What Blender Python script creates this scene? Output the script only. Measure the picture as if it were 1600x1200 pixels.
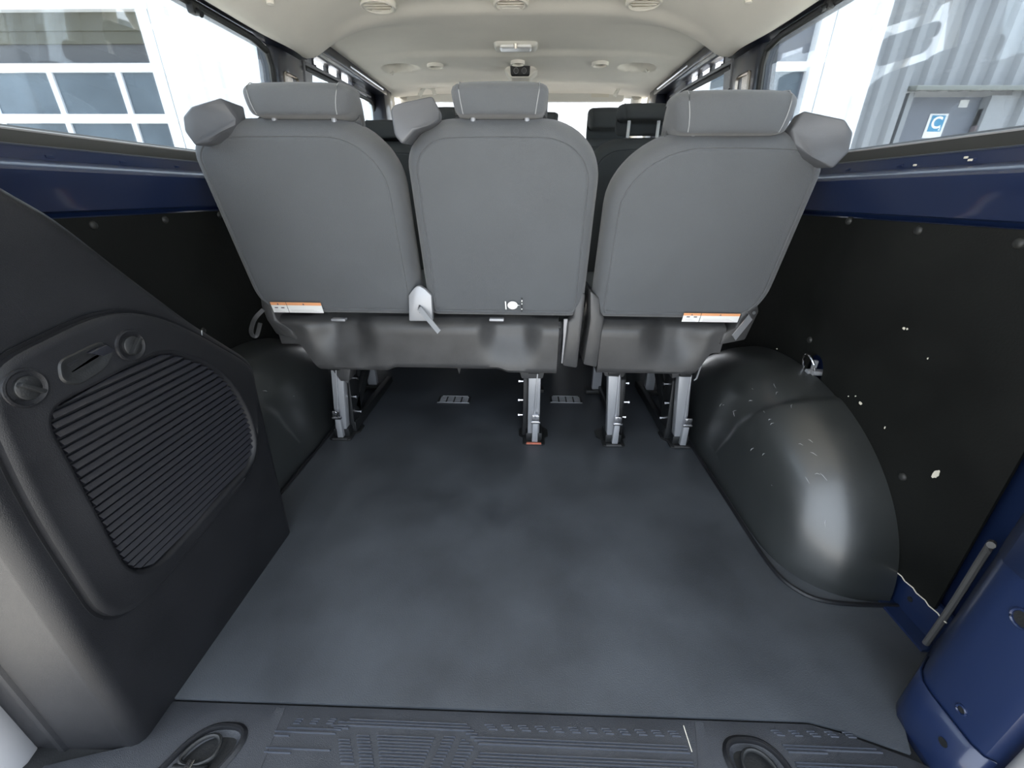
import bpy, bmesh, math, random
from mathutils import Vector, Matrix
R = math.radians
random.seed(7)
scn = bpy.context.scene
for o in list(bpy.data.objects): bpy.data.objects.remove(o)
C = scn.collection

# ------------------------------------------------------------------ camera
F = 645.0
EYE = Vector((0.06, 0.0, 0.86))
def cam_rot(yaw, pit, rol):
    f = Vector((-math.sin(yaw)*math.cos(pit), math.cos(yaw)*math.cos(pit), -math.sin(pit)))
    r = Vector((math.cos(yaw), math.sin(yaw), 0)); u = r.cross(f)
    return (r*math.cos(rol)+u*math.sin(rol), -r*math.sin(rol)+u*math.cos(rol), f)
CR, CU, CF = cam_rot(R(1.8), R(24.7), R(.35))
cd = bpy.data.cameras.new('camera'); cam = bpy.data.objects.new('camera', cd); C.objects.link(cam)
cam.matrix_world = Matrix(((CR.x, CU.x, -CF.x, EYE.x), (CR.y, CU.y, -CF.y, EYE.y), (CR.z, CU.z, -CF.z, EYE.z), (0, 0, 0, 1)))
cd.sensor_width = 36; cd.lens = F/1600*36; cd.clip_start = .01; cd.clip_end = 200
scn.camera = cam
def at(px, py, **k):
    d = CR*((px-800)/F) + CU*((600-py)/F) + CF
    (a, v), = k.items(); i = 'xyz'.index(a)
    return EYE + d*((v-EYE[i])/d[i])

# ------------------------------------------------------------------ light
w = bpy.data.worlds.new('World'); scn.world = w; w.use_nodes = True
nt = w.node_tree; bg = nt.nodes['Background']
bg.inputs[0].default_value = (.80, .89, 1.0, 1); bg.inputs[1].default_value = 3.6
sd = bpy.data.lights.new('sun', 'SUN'); sd.energy = 12; sd.angle = R(3); sd.color = (1, .94, .86)
sun = bpy.data.objects.new('sun', sd); C.objects.link(sun)
sun.rotation_euler = Vector((.10, .085, -.99)).to_track_quat('-Z', 'Y').to_euler()
scn.view_settings.view_transform = 'Standard'; scn.view_settings.look = 'None'
scn.view_settings.exposure = 0.18; scn.view_settings.gamma = 1; scn.view_settings.use_curve_mapping = False

# ------------------------------------------------------------------ materials
def mat(name, col, rough=.5, metal=0, bump=0, bscale=200, mott=0, mscale=3, specks=0, spscale=60, coat=0, cr=.08, emit=None, spec=.5, sheen=0, scr=0):
    m = bpy.data.materials.new(name); m.use_nodes = True; t = m.node_tree; N = t.nodes; L = t.links
    b = N['Principled BSDF']
    b.inputs['Base Color'].default_value = (*col, 1); b.inputs['Roughness'].default_value = rough
    b.inputs['Metallic'].default_value = metal; b.inputs['Specular IOR Level'].default_value = spec
    if coat: b.inputs['Coat Weight'].default_value = coat; b.inputs['Coat Roughness'].default_value = cr
    if sheen: b.inputs['Sheen Weight'].default_value = sheen; b.inputs['Sheen Roughness'].default_value = .5
    if emit: b.inputs['Emission Color'].default_value = (*emit[:3], 1); b.inputs['Emission Strength'].default_value = emit[3]
    tc = N.new('ShaderNodeTexCoord'); src = None
    def noise(scale, detail=4):
        n = N.new('ShaderNodeTexNoise'); n.inputs['Scale'].default_value = scale; n.inputs['Detail'].default_value = detail
        L.new(tc.outputs['Object'], n.inputs['Vector']); return n
    if mott:
        n = noise(mscale, 6); r = N.new('ShaderNodeMapRange')
        r.inputs[1].default_value = .3; r.inputs[2].default_value = .7; r.inputs[3].default_value = 1-mott; r.inputs[4].default_value = 1+mott
        L.new(n.outputs[0], r.inputs[0])
        mx = N.new('ShaderNodeMix'); mx.data_type = 'RGBA'; mx.blend_type = 'MULTIPLY'; mx.inputs[0].default_value = 1
        mx.inputs[6].default_value = (*col, 1); L.new(r.outputs[0], mx.inputs[7]); src = mx.outputs[2]
        r2 = N.new('ShaderNodeMapRange'); r2.inputs[1].default_value = .3; r2.inputs[2].default_value = .7
        r2.inputs[3].default_value = max(.05, rough-.08); r2.inputs[4].default_value = min(1, rough+.08)
        L.new(n.outputs[0], r2.inputs[0]); L.new(r2.outputs[0], b.inputs['Roughness'])
    def overlay(fac, c):
        nonlocal src
        mx = N.new('ShaderNodeMix'); mx.data_type = 'RGBA'; L.new(fac, mx.inputs[0])
        if src: L.new(src, mx.inputs[6])
        else: mx.inputs[6].default_value = (*col, 1)
        mx.inputs[7].default_value = (*c, 1); src = mx.outputs[2]
    if specks:
        v = N.new('ShaderNodeTexVoronoi'); v.inputs['Scale'].default_value = spscale; L.new(tc.outputs['Object'], v.inputs['Vector'])
        c = N.new('ShaderNodeMath'); c.operation = 'LESS_THAN'; c.inputs[1].default_value = .10; L.new(v.outputs['Distance'], c.inputs[0])
        s = N.new('ShaderNodeSeparateColor'); L.new(v.outputs['Color'], s.inputs[0])
        g = N.new('ShaderNodeMath'); g.operation = 'GREATER_THAN'; g.inputs[1].default_value = 1-specks; L.new(s.outputs[0], g.inputs[0])
        mu = N.new('ShaderNodeMath'); mu.operation = 'MULTIPLY'; L.new(c.outputs[0], mu.inputs[0]); L.new(g.outputs[0], mu.inputs[1])
        overlay(mu.outputs[0], (min(1, col[0]*3+.06),)*3)
    if scr:
        mp = N.new('ShaderNodeMapping'); mp.inputs['Rotation'].default_value = (.6, .4, .9); mp.inputs['Scale'].default_value = (55, 4, 18)
        L.new(tc.outputs['Object'], mp.inputs[0])
        n = N.new('ShaderNodeTexNoise'); n.inputs['Scale'].default_value = 1.6; n.inputs['Detail'].default_value = 7; L.new(mp.outputs[0], n.inputs['Vector'])
        r = N.new('ShaderNodeMapRange'); r.inputs[1].default_value = .66; r.inputs[2].default_value = .74; r.inputs[3].default_value = 0; r.inputs[4].default_value = scr
        L.new(n.outputs[0], r.inputs[0]); overlay(r.outputs[0], (.45, .46, .45))
    if src: L.new(src, b.inputs['Base Color'])
    if bump:
        n = noise(bscale, 3); bp = N.new('ShaderNodeBump'); bp.inputs['Strength'].default_value = bump; bp.inputs['Distance'].default_value = .002
        L.new(n.outputs[0], bp.inputs['Height']); L.new(bp.outputs[0], b.inputs['Normal'])
    return m
def glass(name, tint, refl=.5):
    m = bpy.data.materials.new(name); m.use_nodes = True; t = m.node_tree; N = t.nodes; L = t.links
    for n in list(N): N.remove(n)
    o = N.new('ShaderNodeOutputMaterial'); tr = N.new('ShaderNodeBsdfTransparent'); tr.inputs[0].default_value = (*tint, 1)
    gl = N.new('ShaderNodeBsdfGlossy'); gl.inputs['Roughness'].default_value = .02
    fr = N.new('ShaderNodeFresnel'); fr.inputs[0].default_value = 1.45
    mu = N.new('ShaderNodeMath'); mu.operation = 'MULTIPLY'; mu.inputs[1].default_value = refl; L.new(fr.outputs[0], mu.inputs[0])
    mx = N.new('ShaderNodeMixShader'); L.new(mu.outputs[0], mx.inputs[0]); L.new(tr.outputs[0], mx.inputs[1]); L.new(gl.outputs[0], mx.inputs[2]); L.new(mx.outputs[0], o.inputs[0])
    return m
M = dict(
 mat_floor=mat('rubber_floor', (.052, .058, .067), .43, bump=.35, bscale=420, mott=.30, mscale=4.5),
 tread=mat('tread_plastic', (.036, .039, .046), .42, bump=.5, bscale=900, mott=.15, mscale=9),
 rib=mat('tread_rib', (.050, .056, .070), .16, spec=.8),
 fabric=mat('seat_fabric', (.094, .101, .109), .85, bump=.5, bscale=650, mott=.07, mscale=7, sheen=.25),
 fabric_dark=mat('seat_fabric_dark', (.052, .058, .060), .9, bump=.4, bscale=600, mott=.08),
 vinyl=mat('guide_vinyl', (.11, .115, .125), .38, bump=.15, bscale=500),
 base=mat('seat_base_plastic', (.058, .058, .059), .36, bump=.25, bscale=700, mott=.15, mscale=14),
 black=mat('black_plastic', (.012, .013, .014), .45, bump=.2, bscale=400),
 trim=mat('quarter_trim_plastic', (.010, .0105, .0125), .40, bump=.3, bscale=900, mott=.22, mscale=6, spec=.38),
 grille=mat('grille_plastic', (.012, .013, .018), .38, bump=.2, bscale=500),
 arch=mat('arch_plastic', (.024, .027, .0275), .38, bump=.12, bscale=700, mott=.2, mscale=5, spec=.9, coat=.5,cr=.22),
 board=mat('side_board', (.0035, .0042, .0036), .60, bump=.2, bscale=250, mott=.35, mscale=5, spec=.3),
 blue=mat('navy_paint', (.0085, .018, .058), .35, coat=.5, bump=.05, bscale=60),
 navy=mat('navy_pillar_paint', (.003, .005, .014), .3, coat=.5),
 rubber=mat('rubber_seal', (.018, .019, .018), .5),
 post=mat('pale_post', (.62, .63, .62), .3),
 strip_d=mat('dark_seal', (.09, .09, .088), .5),
 strip=mat('grey_seal', (.30, .30, .31), .45),
 liner=mat('headliner', (.80, .765, .69), .92, bump=.3, bscale=500, mott=.04, mscale=5),
 liner_w=mat('headliner_white', (.72, .70, .64), .6),
 lamp=mat('lamp_lens', (.86, .86, .84), .2),
 steel=mat('zinc_steel', (.36, .37, .39), .40, metal=.35, mott=.08),
 chrome=mat('bright_steel', (.6, .6, .62), .22, metal=1),
 white=mat('white_label', (.92, .92, .90), .5), orange=mat('orange_label', (.90, .42, .20), .5),
 ink=mat('label_ink', (.15, .12, .13), .6), red=mat('red_tab', (.55, .16, .10), .5),
 stitch=mat('pale_stitch', (.34, .35, .36), .8), chip=mat('paint_chip', (.70, .66, .56), .7),
 clad=mat('white_cladding', (.80, .82, .86), .5), clad_dim=mat('dim_lit_cladding', (.27, .28, .30), .5),  # second one: same white cladding, its weaker light painted in as grey
 garage=mat('garage_panel_grey', (.088, .088, .093), .5), gdark=mat('garage_header', (.10, .095, .07), .6),
 gbar=mat('garage_bar_white', (.80, .82, .86), .4), gpane=mat('garage_pane', (.10, .125, .15), .12, mott=.45, mscale=.9),
 door=mat('grey_blue_door', (.15, .16, .19), .5, mott=.08, mscale=2), canopy=mat('canopy_grey', (.19, .20, .19), .5),
 signblue=mat('sign_blue', (.06, .26, .44), .5), signw=mat('sign_white', (.55, .55, .55), .5),
 ground=mat('concrete_ground', (.58, .55, .50), .9, bump=.3, bscale=20, mott=.1, mscale=1),
 car=mat('pale_blue_car', (.16, .20, .24), .3), cover=mat('beige_metal_cover', (.55, .50, .44), .22, metal=.7),
 clear=glass('tinted_glass', (.80, .84, .86), .5), ws=glass('windscreen_glass', (.95, .97, .97), .4),
)

# ------------------------------------------------------------------ mesh helpers
class MB:
    def __init__(s): s.v = []; s.f = []; s.m = []; s.mats = []
    def add(s, vs, fs, m=0):
        o = len(s.v); s.v += [tuple(p) for p in vs]; s.f += [tuple(i+o for i in f) for f in fs]; s.m += [m]*len(fs)
        return s
    def loft(s, loops, c0=True, c1=True, m=0, closed=True):
        n = len(loops[0]); vs = [p for l in loops for p in l]; fs = []
        for k in range(len(loops)-1):
            for i in range(n if closed else n-1):
                j = (i+1) % n; fs.append((k*n+i, k*n+j, (k+1)*n+j, (k+1)*n+i))
        if c0: fs.append(tuple(reversed(range(n))))
        if c1: fs.append(tuple((len(loops)-1)*n+i for i in range(n)))
        return s.add(vs, fs, m)
    def grid(s, nu, nv, fn, m=0, flip=False):
        vs = [fn(i/(nu-1), j/(nv-1)) for i in range(nu) for j in range(nv)]
        fs = [(i*nv+j, (i+1)*nv+j, (i+1)*nv+j+1, i*nv+j+1) for i in range(nu-1) for j in range(nv-1)]
        if flip: fs = [f[::-1] for f in fs]
        return s.add(vs, fs, m)
    def box(s, c, size, bev=0, rot=None, m=0, seg=2):
        bm = bmesh.new(); bmesh.ops.create_cube(bm, size=1)
        for v in bm.verts: v.co = Vector((v.co.x*size[0], v.co.y*size[1], v.co.z*size[2]))
        if bev: bmesh.ops.bevel(bm, geom=list(bm.edges), offset=bev, segments=seg, affect='EDGES', profile=.6)
        rm = rot if rot is not None else Matrix.Identity(3)
        vs = [rm @ v.co + Vector(c) for v in bm.verts]; fs = [tuple(v.index for v in f.verts) for f in bm.faces]; bm.free()
        return s.add(vs, fs, m)
    def hexa(s, p, bev=0, m=0, seg=3):
        """eight corners: bottom four then top four, same turning"""
        bm = bmesh.new(); V = [bm.verts.new(q) for q in p]
        n = len(p)//2
        bm.faces.new(V[:n][::-1]); bm.faces.new(V[n:])
        for i in range(n): bm.faces.new((V[i], V[(i+1) % n], V[n+(i+1) % n], V[n+i]))
        bmesh.ops.recalc_face_normals(bm, faces=bm.faces)
        if bev: bmesh.ops.bevel(bm, geom=list(bm.edges), offset=bev, segments=seg, affect='EDGES', profile=.5)
        bm.verts.index_update()
        vs = [v.co.copy() for v in bm.verts]; fs = [tuple(v.index for v in f.verts) for f in bm.faces]; bm.free()
        return s.add(vs, fs, m)
    def tube(s, pts, r, n=8, m=0, closed=False):
        pts = [Vector(p) for p in pts]; loops = []
        K = len(pts)
        for i, p in enumerate(pts):
            a = pts[(i-1) % K] if (closed or i > 0) else p; b = pts[(i+1) % K] if (closed or i < K-1) else p
            d = (b-a).normalized(); u = d.cross(Vector((0, 0, 1)) if abs(d.z) < .9 else Vector((0, 1, 0))).normalized(); v = d.cross(u)
            rr = r[i] if isinstance(r, (list, tuple)) else r
            loops.append([p+u*rr*math.cos(2*math.pi*k/n)+v*rr*math.sin(2*math.pi*k/n) for k in range(n)])
        if closed: loops.append(loops[0]); return s.loft(loops, False, False, m)
        return s.loft(loops, True, True, m)
    def cyl(s, p0, p1, r, n=16, m=0, r1=None):
        return s.tube([p0, p1], [r, r if r1 is None else r1], n, m)
    def prism(s, poly, d, bev=0, m=0):
        """poly: 3D points of one face, d: extrusion vector"""
        d = Vector(d); p = [Vector(q) for q in poly]
        return s.hexa(p+[q+d for q in p], bev, m, 2)
    def build(s, name, m, parent=None, smooth=True, angle=40, kind=None, label=None, cat=None, group=None, fixn=True, split=False):
        me = bpy.data.meshes.new(name); me.from_pydata(s.v, [], s.f); me.update()
        for q in (m if isinstance(m, (list, tuple)) else [m]): me.materials.append(M[q] if isinstance(q, str) else q)
        for i, f in enumerate(me.polygons): f.material_index = s.m[i]
        bm = bmesh.new(); bm.from_mesh(me); bmesh.ops.remove_doubles(bm, verts=bm.verts, dist=1e-6)
        if fixn: bmesh.ops.recalc_face_normals(bm, faces=bm.faces)
        bm.to_mesh(me); bm.free()
        if smooth:
            me.shade_smooth()
            try: me.set_sharp_from_angle(angle=R(angle))
            except Exception: pass
        o = bpy.data.objects.new(name, me); C.objects.link(o)
        if parent is not None:
            o.parent = parent; bpy_parent_fix(o, parent)
        tag(o, label, cat, group, kind)
        if split: split_parts(o)
        return o
def split_parts(o):
    """every loose island of the mesh becomes an object of its own"""
    me = o.data; par = list(range(len(me.vertices)))
    def find(i):
        while par[i] != i: par[i] = par[par[i]]; i = par[i]
        return i
    for e in me.edges:
        a, c = find(e.vertices[0]), find(e.vertices[1])
        if a != c: par[a] = c
    isl = {}
    for p in me.polygons: isl.setdefault(find(p.vertices[0]), []).append(p)
    for k, fs in enumerate(isl.values()):
        vi = sorted({v for f in fs for v in f.vertices}); mp = {v: i for i, v in enumerate(vi)}
        m2 = bpy.data.meshes.new(o.name); m2.from_pydata([me.vertices[v].co.copy() for v in vi], [], [[mp[v] for v in f.vertices] for f in fs])
        for q in me.materials: m2.materials.append(q)
        for f, g in zip(m2.polygons, fs): f.material_index = g.material_index; f.use_smooth = g.use_smooth
        try: m2.set_sharp_from_angle(angle=R(40))
        except Exception: pass
        if k == 0: first = m2; continue
        c = o.copy(); c.data = m2; C.objects.link(c)
    o.data = first
def bpy_parent_fix(o, p):
    q = p; m = Matrix.Identity(4); chain = []
    while q is not None: chain.append(q); q = q.parent
    for q in reversed(chain): m = m @ (q.matrix_parent_inverse @ q.matrix_basis)
    o.matrix_parent_inverse = m.inverted()
def tag(o, label=None, cat=None, group=None, kind=None):
    if label: o['label'] = label
    if cat: o['category'] = cat
    if group: o['group'] = group
    if kind: o['kind'] = kind
def thing(name, loc, label, cat, group=None):
    o = bpy.data.objects.new(name, None); C.objects.link(o); o.location = loc; o.empty_display_size = .05
    tag(o, label, cat, group); return o
def empty_struct(name, loc):
    o = bpy.data.objects.new(name, None); C.objects.link(o); o.location = loc; o['kind'] = 'structure'; return o
def cut(o, mb):
    """cut a closed shape out of an object's mesh"""
    c = mb.build('cutter', M['black'], None, smooth=False)
    c.matrix_world = Matrix.Identity(4)
    md = o.modifiers.new('b', 'BOOLEAN'); md.operation = 'DIFFERENCE'; md.object = c; md.solver = 'EXACT'
    bpy.context.view_layer.update()
    dg = bpy.context.evaluated_depsgraph_get(); me = bpy.data.meshes.new_from_object(o.evaluated_get(dg))
    o.modifiers.clear(); old = o.data; o.data = me; bpy.data.meshes.remove(old)
    bpy.data.objects.remove(c)
    try: me.set_sharp_from_angle(angle=R(40))
    except Exception: pass
def catmull(P, n=6, closed=False):
    out = []; K = len(P); P = [Vector(p) for p in P]
    for i in range(K if closed else K-1):
        p0 = P[(i-1) % K] if closed or i > 0 else P[0]; p1 = P[i]; p2 = P[(i+1) % K]; p3 = P[(i+2) % K] if closed or i+2 < K else P[-1]
        for k in range(n):
            t = k/n; out.append(.5*((2*p1)+(-p0+p2)*t+(2*p0-5*p1+4*p2-p3)*t*t+(-p0+3*p1-3*p2+p3)*t**3))
    if not closed: out.append(P[-1])
    return out
def round_poly(P, radii, n=6):
    """2D polygon with rounded corners (quadratic fillets)"""
    out = []; K = len(P)
    for i in range(K):
        p = Vector(P[i]); a = Vector(P[i-1]); b = Vector(P[(i+1) % K]); r = radii[i] if isinstance(radii, (list, tuple)) else radii
        da = (a-p); db = (b-p); ra = min(r, da.length*.49); rb = min(r, db.length*.49)
        if r <= 0: out.append(p); continue
        s, e = p+da.normalized()*ra, p+db.normalized()*rb
        for k in range(n+1):
            t = k/n; out.append((1-t)**2*s+2*t*(1-t)*p+t*t*e)
    return out
def inset(L2, d):
    """offset a CCW or CW loop inwards by d, using averaged normals"""
    K = len(L2); area = sum(L2[i].x*L2[(i+1) % K].y-L2[(i+1) % K].x*L2[i].y for i in range(K)); sg = 1 if area > 0 else -1
    out = []
    for i in range(K):
        a, p, b = L2[i-1], L2[i], L2[(i+1) % K]
        n1 = Vector((-(p-a).y, (p-a).x)); n2 = Vector((-(b-p).y, (b-p).x))
        n = (n1.normalized() if n1.length > 1e-9 else Vector((0, 0)))+(n2.normalized() if n2.length > 1e-9 else Vector((0, 0)))
        n = n.normalized() if n.length > 1e-9 else n
        out.append(p+n*d*sg)
    return out
def resample(L2, n):
    K = len(L2); seg = [(L2[(i+1) % K]-L2[i]).length for i in range(K)]; T = sum(seg); out = []; i = 0; acc = 0
    for k in range(n):
        t = T*k/n
        while acc+seg[i] < t: acc += seg[i]; i += 1
        out.append(L2[i].lerp(L2[(i+1) % K], (t-acc)/seg[i] if seg[i] else 0))
    return out
def pillow(mb, L2, fr, prof, bulge=0, m=0, back=True):
    """fr(u, v, depth) -> 3D; prof: (inset, depth) from face edge to the back"""
    cen = sum(L2, Vector((0, 0)))/len(L2); base = inset(L2, prof[0][0]); loops = []
    for k in (.02, .3, .55, .78, .92):
        loops.append([fr(*(cen+(p-cen)*k), prof[0][1]-bulge*(1-k*k)) for p in base])
    loops.append([fr(*p, prof[0][1]) for p in inset(L2, prof[0][0]+.004)])
    for d, z in prof: loops.append([fr(*p, z) for p in inset(L2, d)])
    mb.loft(loops, True, back, m); return mb
def smooth01(t): t = max(0, min(1, t)); return t*t*(3-2*t)

# ================================================================== SETTING
# ---- floor
b = MB(); fl = [(-.95, .433), (.585, .440), (.640, .428), (.730, .398), (.752, .44), (.77, .47), (.93, .585), (.96, .60), (.96, 3.3), (-.95, 3.3)]
b.prism([(x, y, -.006) for x, y in fl], (0, 0, .006))
floor = b.build('floor', 'mat_floor', smooth=False, kind='structure')
b = MB(); b.box((0, 1.85, -.05), (1.98, 3.1, .08)); b.build('trim_11', 'black', kind='structure')

# ---- headliner
def zc(y):
    z = 1.474
    z -= .020*smooth01((y-1.86)/.07)          # cross step nearest the camera
    z -= .016*smooth01((y-2.32)/.05)
    return z
def head(u, v):
    y = .16+3.06*v; s = 2*u-1; a = abs(s)
    k = smooth01((y-1.94)/.09)
    ex = .805*(1-k)+.772*k; ez = 1.312*(1-k)+1.418*k
    bl = math.exp(-((y-1.86)/.13)**2)
    ex -= .02*bl; ez -= .0*bl
    c = zc(y)
    cz = c-(c-ez)*(a**4.2)
    for sx in (-1, 1):
        dx = (s*ex-sx*.600)*sx; dy = y-2.53
        r = math.hypot(dx/(.085 if dx > 0 else .11), dy/.085)
        if r < 1: cz += .060*smooth01((1-r)/.40)
    cz += .006*math.exp(-((y-1.35)/.05)**2)*(1-a**4)
    if a > .94:
        t = (a-.94)/.06; base = (c-(c-ez)*(.94**4.2)); cz = ez+(0)+.0+t*t*.035*(1-k)+(base-ez)*(1-t)**2; return (math.copysign(.94*ex+(.06*ex)*min(1, t*1.6)+.03*t, s), y, cz)
    return (s*ex, y, cz)
b = MB(); b.grid(141, 230, head)
b.grid(2, 20, lambda u, v: (-.805 if u < .5 else .805, .28+2.9*v, 1.46)) if False else None
ceil = b.build('ceiling', 'liner', kind='structure')
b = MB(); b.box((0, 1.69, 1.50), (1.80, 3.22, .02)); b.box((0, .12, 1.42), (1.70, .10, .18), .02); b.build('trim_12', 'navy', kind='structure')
def dent(x, y, s=1): pass

# ---- body sides
def yprofile(name, prof, ys, mt, sx, kind='structure', parent=None):
    b = MB(); b.loft([[(sx*x, y, z) for x, z in prof] for y in ys], False, False, closed=False)
    return b.build(name, mt, parent, kind=kind, angle=30)
side_prof = [(.925, .972), (.897, .965), (.885, .945), (.872, .938), (.866, .914), (.848, .907), (.839, .902), (.834, .895), (.836, .887),
             (.850, .862), (.862, .832), (.866, .824), (.880, .820), (.886, .812), (.884, .803), (.900, .78), (.955, .0), (.955, -.03)]
for sx, side in ((-1, 'left'), (1, 'right')):
    wl = yprofile('wall_'+side, side_prof[3:], [.40+.13*i for i in range(13)]+[3.2], 'blue', sx)
    # rubber window seal under the glass, with a light lip
    yprofile('window_seal', [(.93, .975), (.905, .972), (.896, .967)], [.42, 1.82], 'rubber', sx, kind=None, parent=wl)
    yprofile('window_seal_lip', [(.898, .968), (.893, .966), (.893, .963)], [.42, 1.82], 'strip', sx, kind=None, parent=wl)
    yprofile('window_seal', [(.893, .963), (.882, .948), (.878, .940), (.870, .936)], [.42, 1.82], 'rubber', sx, kind=None, parent=wl)
    # side glass
    b = MB(); o2 = round_poly([(.42, .965), (1.83, .965), (1.80, 1.335), (.42, 1.335)], [.01, .05, .06, .01])
    b.prism([(sx*(.915-(z-.965)*.14), y, z) for y, z in o2], (sx*.004, 0, 0))
    b.build('window_1' if sx < 0 else 'window_2', 'clear', smooth=False, kind='structure')
    # black frame round the pane (front and top edges)
    b = MB()
    b.tube([(sx*(.905), .42, 1.325), (sx*.860, 1.0, 1.327), (sx*.858, 1.68, 1.325), (sx*.860, 1.765, 1.31), (sx*.865, 1.79, 1.27), (sx*.905, 1.82, .97)], .011, 8)
    b.build('window_frame', 'rubber', wl)
# the upper belt flange is dimpled by spot welds
for sx in (-1, 1):
    b = MB()
    for i in range(6):
        b.box((sx*.867, .72+.16*i, .921), (.004, .016, .006), .002)
    b.build('weld_spot', 'blue', bpy.data.objects['wall_left' if sx < 0 else 'wall_right'], split=True)

# ---- pillar between rear glass and sliding door (dark navy sheet metal)
for sx, n in ((-1, 1), (1, 2)):
    b = MB()
    prof = [(.925, 1.81), (.885, 1.80), (.872, 1.81), (.862, 1.835), (.860, 2.01), (.872, 2.04), (.93, 2.05)]
    def pil(z): return [(sx*(x-(z-.95)*.10+.03), y, z) for x, y in prof]
    b.loft([pil(.90), pil(1.15), pil(1.36), pil(1.47)], False, False, closed=False)
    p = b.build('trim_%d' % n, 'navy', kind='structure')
    b = MB(); P = round_poly([(1.855, 1.05), (1.965, 1.05), (1.965, 1.275), (1.855, 1.275)], .018)
    P = [Vector(q) for q in P]
    pillow(b, P, lambda y, z, d: (sx*(.889-(z-.95)*.10+d-.006), y, z), [(.012, .008), (.006, .0), (0, .004), (0, .012)])
    b.build('anchor_cover', 'cover', p)
    b = MB(); b.prism([(sx*(.888-(z-.95)*.10), y, z) for y, z in ((2.02, 1.0), (2.06, 1.0), (2.095, 1.39), (2.03, 1.40))], (sx*.01, .0, 0), .002)
    b.build('lit_jamb_strip', 'steel', p)  # pale steel colour stands for light falling on the door jamb sheet
    b = MB()
    for z in (1.16, 1.20, 1.24): b.box((sx*.861, 2.03, z), (.006, .012, .02), .002)
    b.prism([(sx*.857, 2.03, 1.28), (sx*.857, 2.04, 1.28), (sx*.852, 2.045, 1.36), (sx*.852, 2.035, 1.36)], (sx*.003, 0, 0))
    b.build('slot', 'black', p, split=True)

for sx, n in ((-1, 17), (1, 18)):
    b = MB(); b.prism([(sx*.872, .16, 1.335), (sx*.872, 2.05, 1.335), (sx*.872, 2.05, 1.50), (sx*.872, .16, 1.50)], (sx*.05, 0, 0))
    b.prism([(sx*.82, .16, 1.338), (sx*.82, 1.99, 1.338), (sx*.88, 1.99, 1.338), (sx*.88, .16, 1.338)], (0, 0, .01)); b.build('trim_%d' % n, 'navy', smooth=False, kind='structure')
# ---- sliding doors with their glass, rail and clips
for sx, n in ((-1, 3), (1, 4)):
    dr = empty_struct('door_%d' % (n-2), (sx*.9, 2.5, 0))
    b = MB(); o2 = round_poly([(2.03, .965), (2.93, .965), (2.88, 1.335), (2.03, 1.315)], [.02, .05, .05, .02])
    b.prism([(sx*(.90-(z-.965)*.10), y, z) for y, z in o2], (sx*.004, 0, 0)); b.build('window_pane', 'clear', dr, smooth=False)
    fr = [(sx*(.893-(z-.965)*.10), y, z) for y, z in ((2.03, 1.322), (2.4, 1.334), (2.80, 1.345), (2.86, 1.335), (2.885, 1.30), (2.93, .96))]
    b = MB(); b.tube(fr, .012, 8); b.build('pane_seal', 'rubber', dr)
    b = MB(); b.tube([(x-sx*.006, y-.0, z+.016) for x, y, z in fr[:3]], .007, 6); b.build('frame_edge', 'strip', dr)
    b = MB(); b.box((sx*.90, 2.5, .72), (.04, 1.0, .46), .01); b.build('lower_panel', 'navy', dr)
    b = MB(); b.prism([(sx*.87, y, z) for y, z in ((2.90, .95), (3.06, .95), (3.02, 1.46), (2.86, 1.46))], (-sx*.085, .0, 0), .012)
    b.prism([(sx*.872, 2.05, 1.376), (sx*.872, 2.92, 1.385), (sx*.872, 2.92, 1.47), (sx*.872, 2.05, 1.47)], (-sx*.09, 0, 0), .01)
    b.prism([(sx*.875, 2.55, 1.35), (sx*.875, 2.92, 1.33), (sx*.875, 2.92, 1.41), (sx*.875, 2.55, 1.40)], (-sx*.03, 0, 0), .004)
    b.build('door_rail', 'navy', dr)
    b = MB(); b.tube([(sx*.783, 2.35, 1.400), (sx*.783, 2.84, 1.404)], .005, 6); b.build('rail_edge', 'chrome', dr)
    b = MB()
    for i in range(5):
        y = 2.14+.145*i; b.box((sx*.872, y, 1.366), (.02, .018, .045), .004); b.cyl((sx*.858, y+.01, 1.352), (sx*.866, y+.01, 1.352), .008, 8)
    b.build('clip', 'black', dr, split=True)
# ---- b-pillar trim, front door area, header and windscreen
for sx in (-1, 1):
    b = MB(); b.prism([(sx*.80, y, z) for y, z in ((3.06, .9), (3.16, .9), (3.14, 1.43), (3.02, 1.43))], (sx*.1, 0, 0), .01)
    b.build('trim_%d' % (7 if sx < 0 else 8), 'liner', kind='structure')
    b = MB(); b.tube([(sx*.74, 3.16, 1.43), (sx*.80, 3.45, 1.20), (sx*.86, 3.8, .95)], .035, 10)
    b.build('trim_%d' % (9 if sx < 0 else 10), 'liner_w', kind='structure')
b = MB(); b.grid(13, 9, lambda u, v: ((2*u-1)*(.76+.1*v), 3.19+.72*v+.12*(1-(2*u-1)**2), 1.425-.5*v)); b.build('window_3', 'ws', kind='structure')
b = MB(); b.box((0, 3.75, .86), (1.8, .7, .20), .03); b.build('dashboard', 'black', label='black dashboard top below the windscreen', cat='dashboard')

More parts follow.
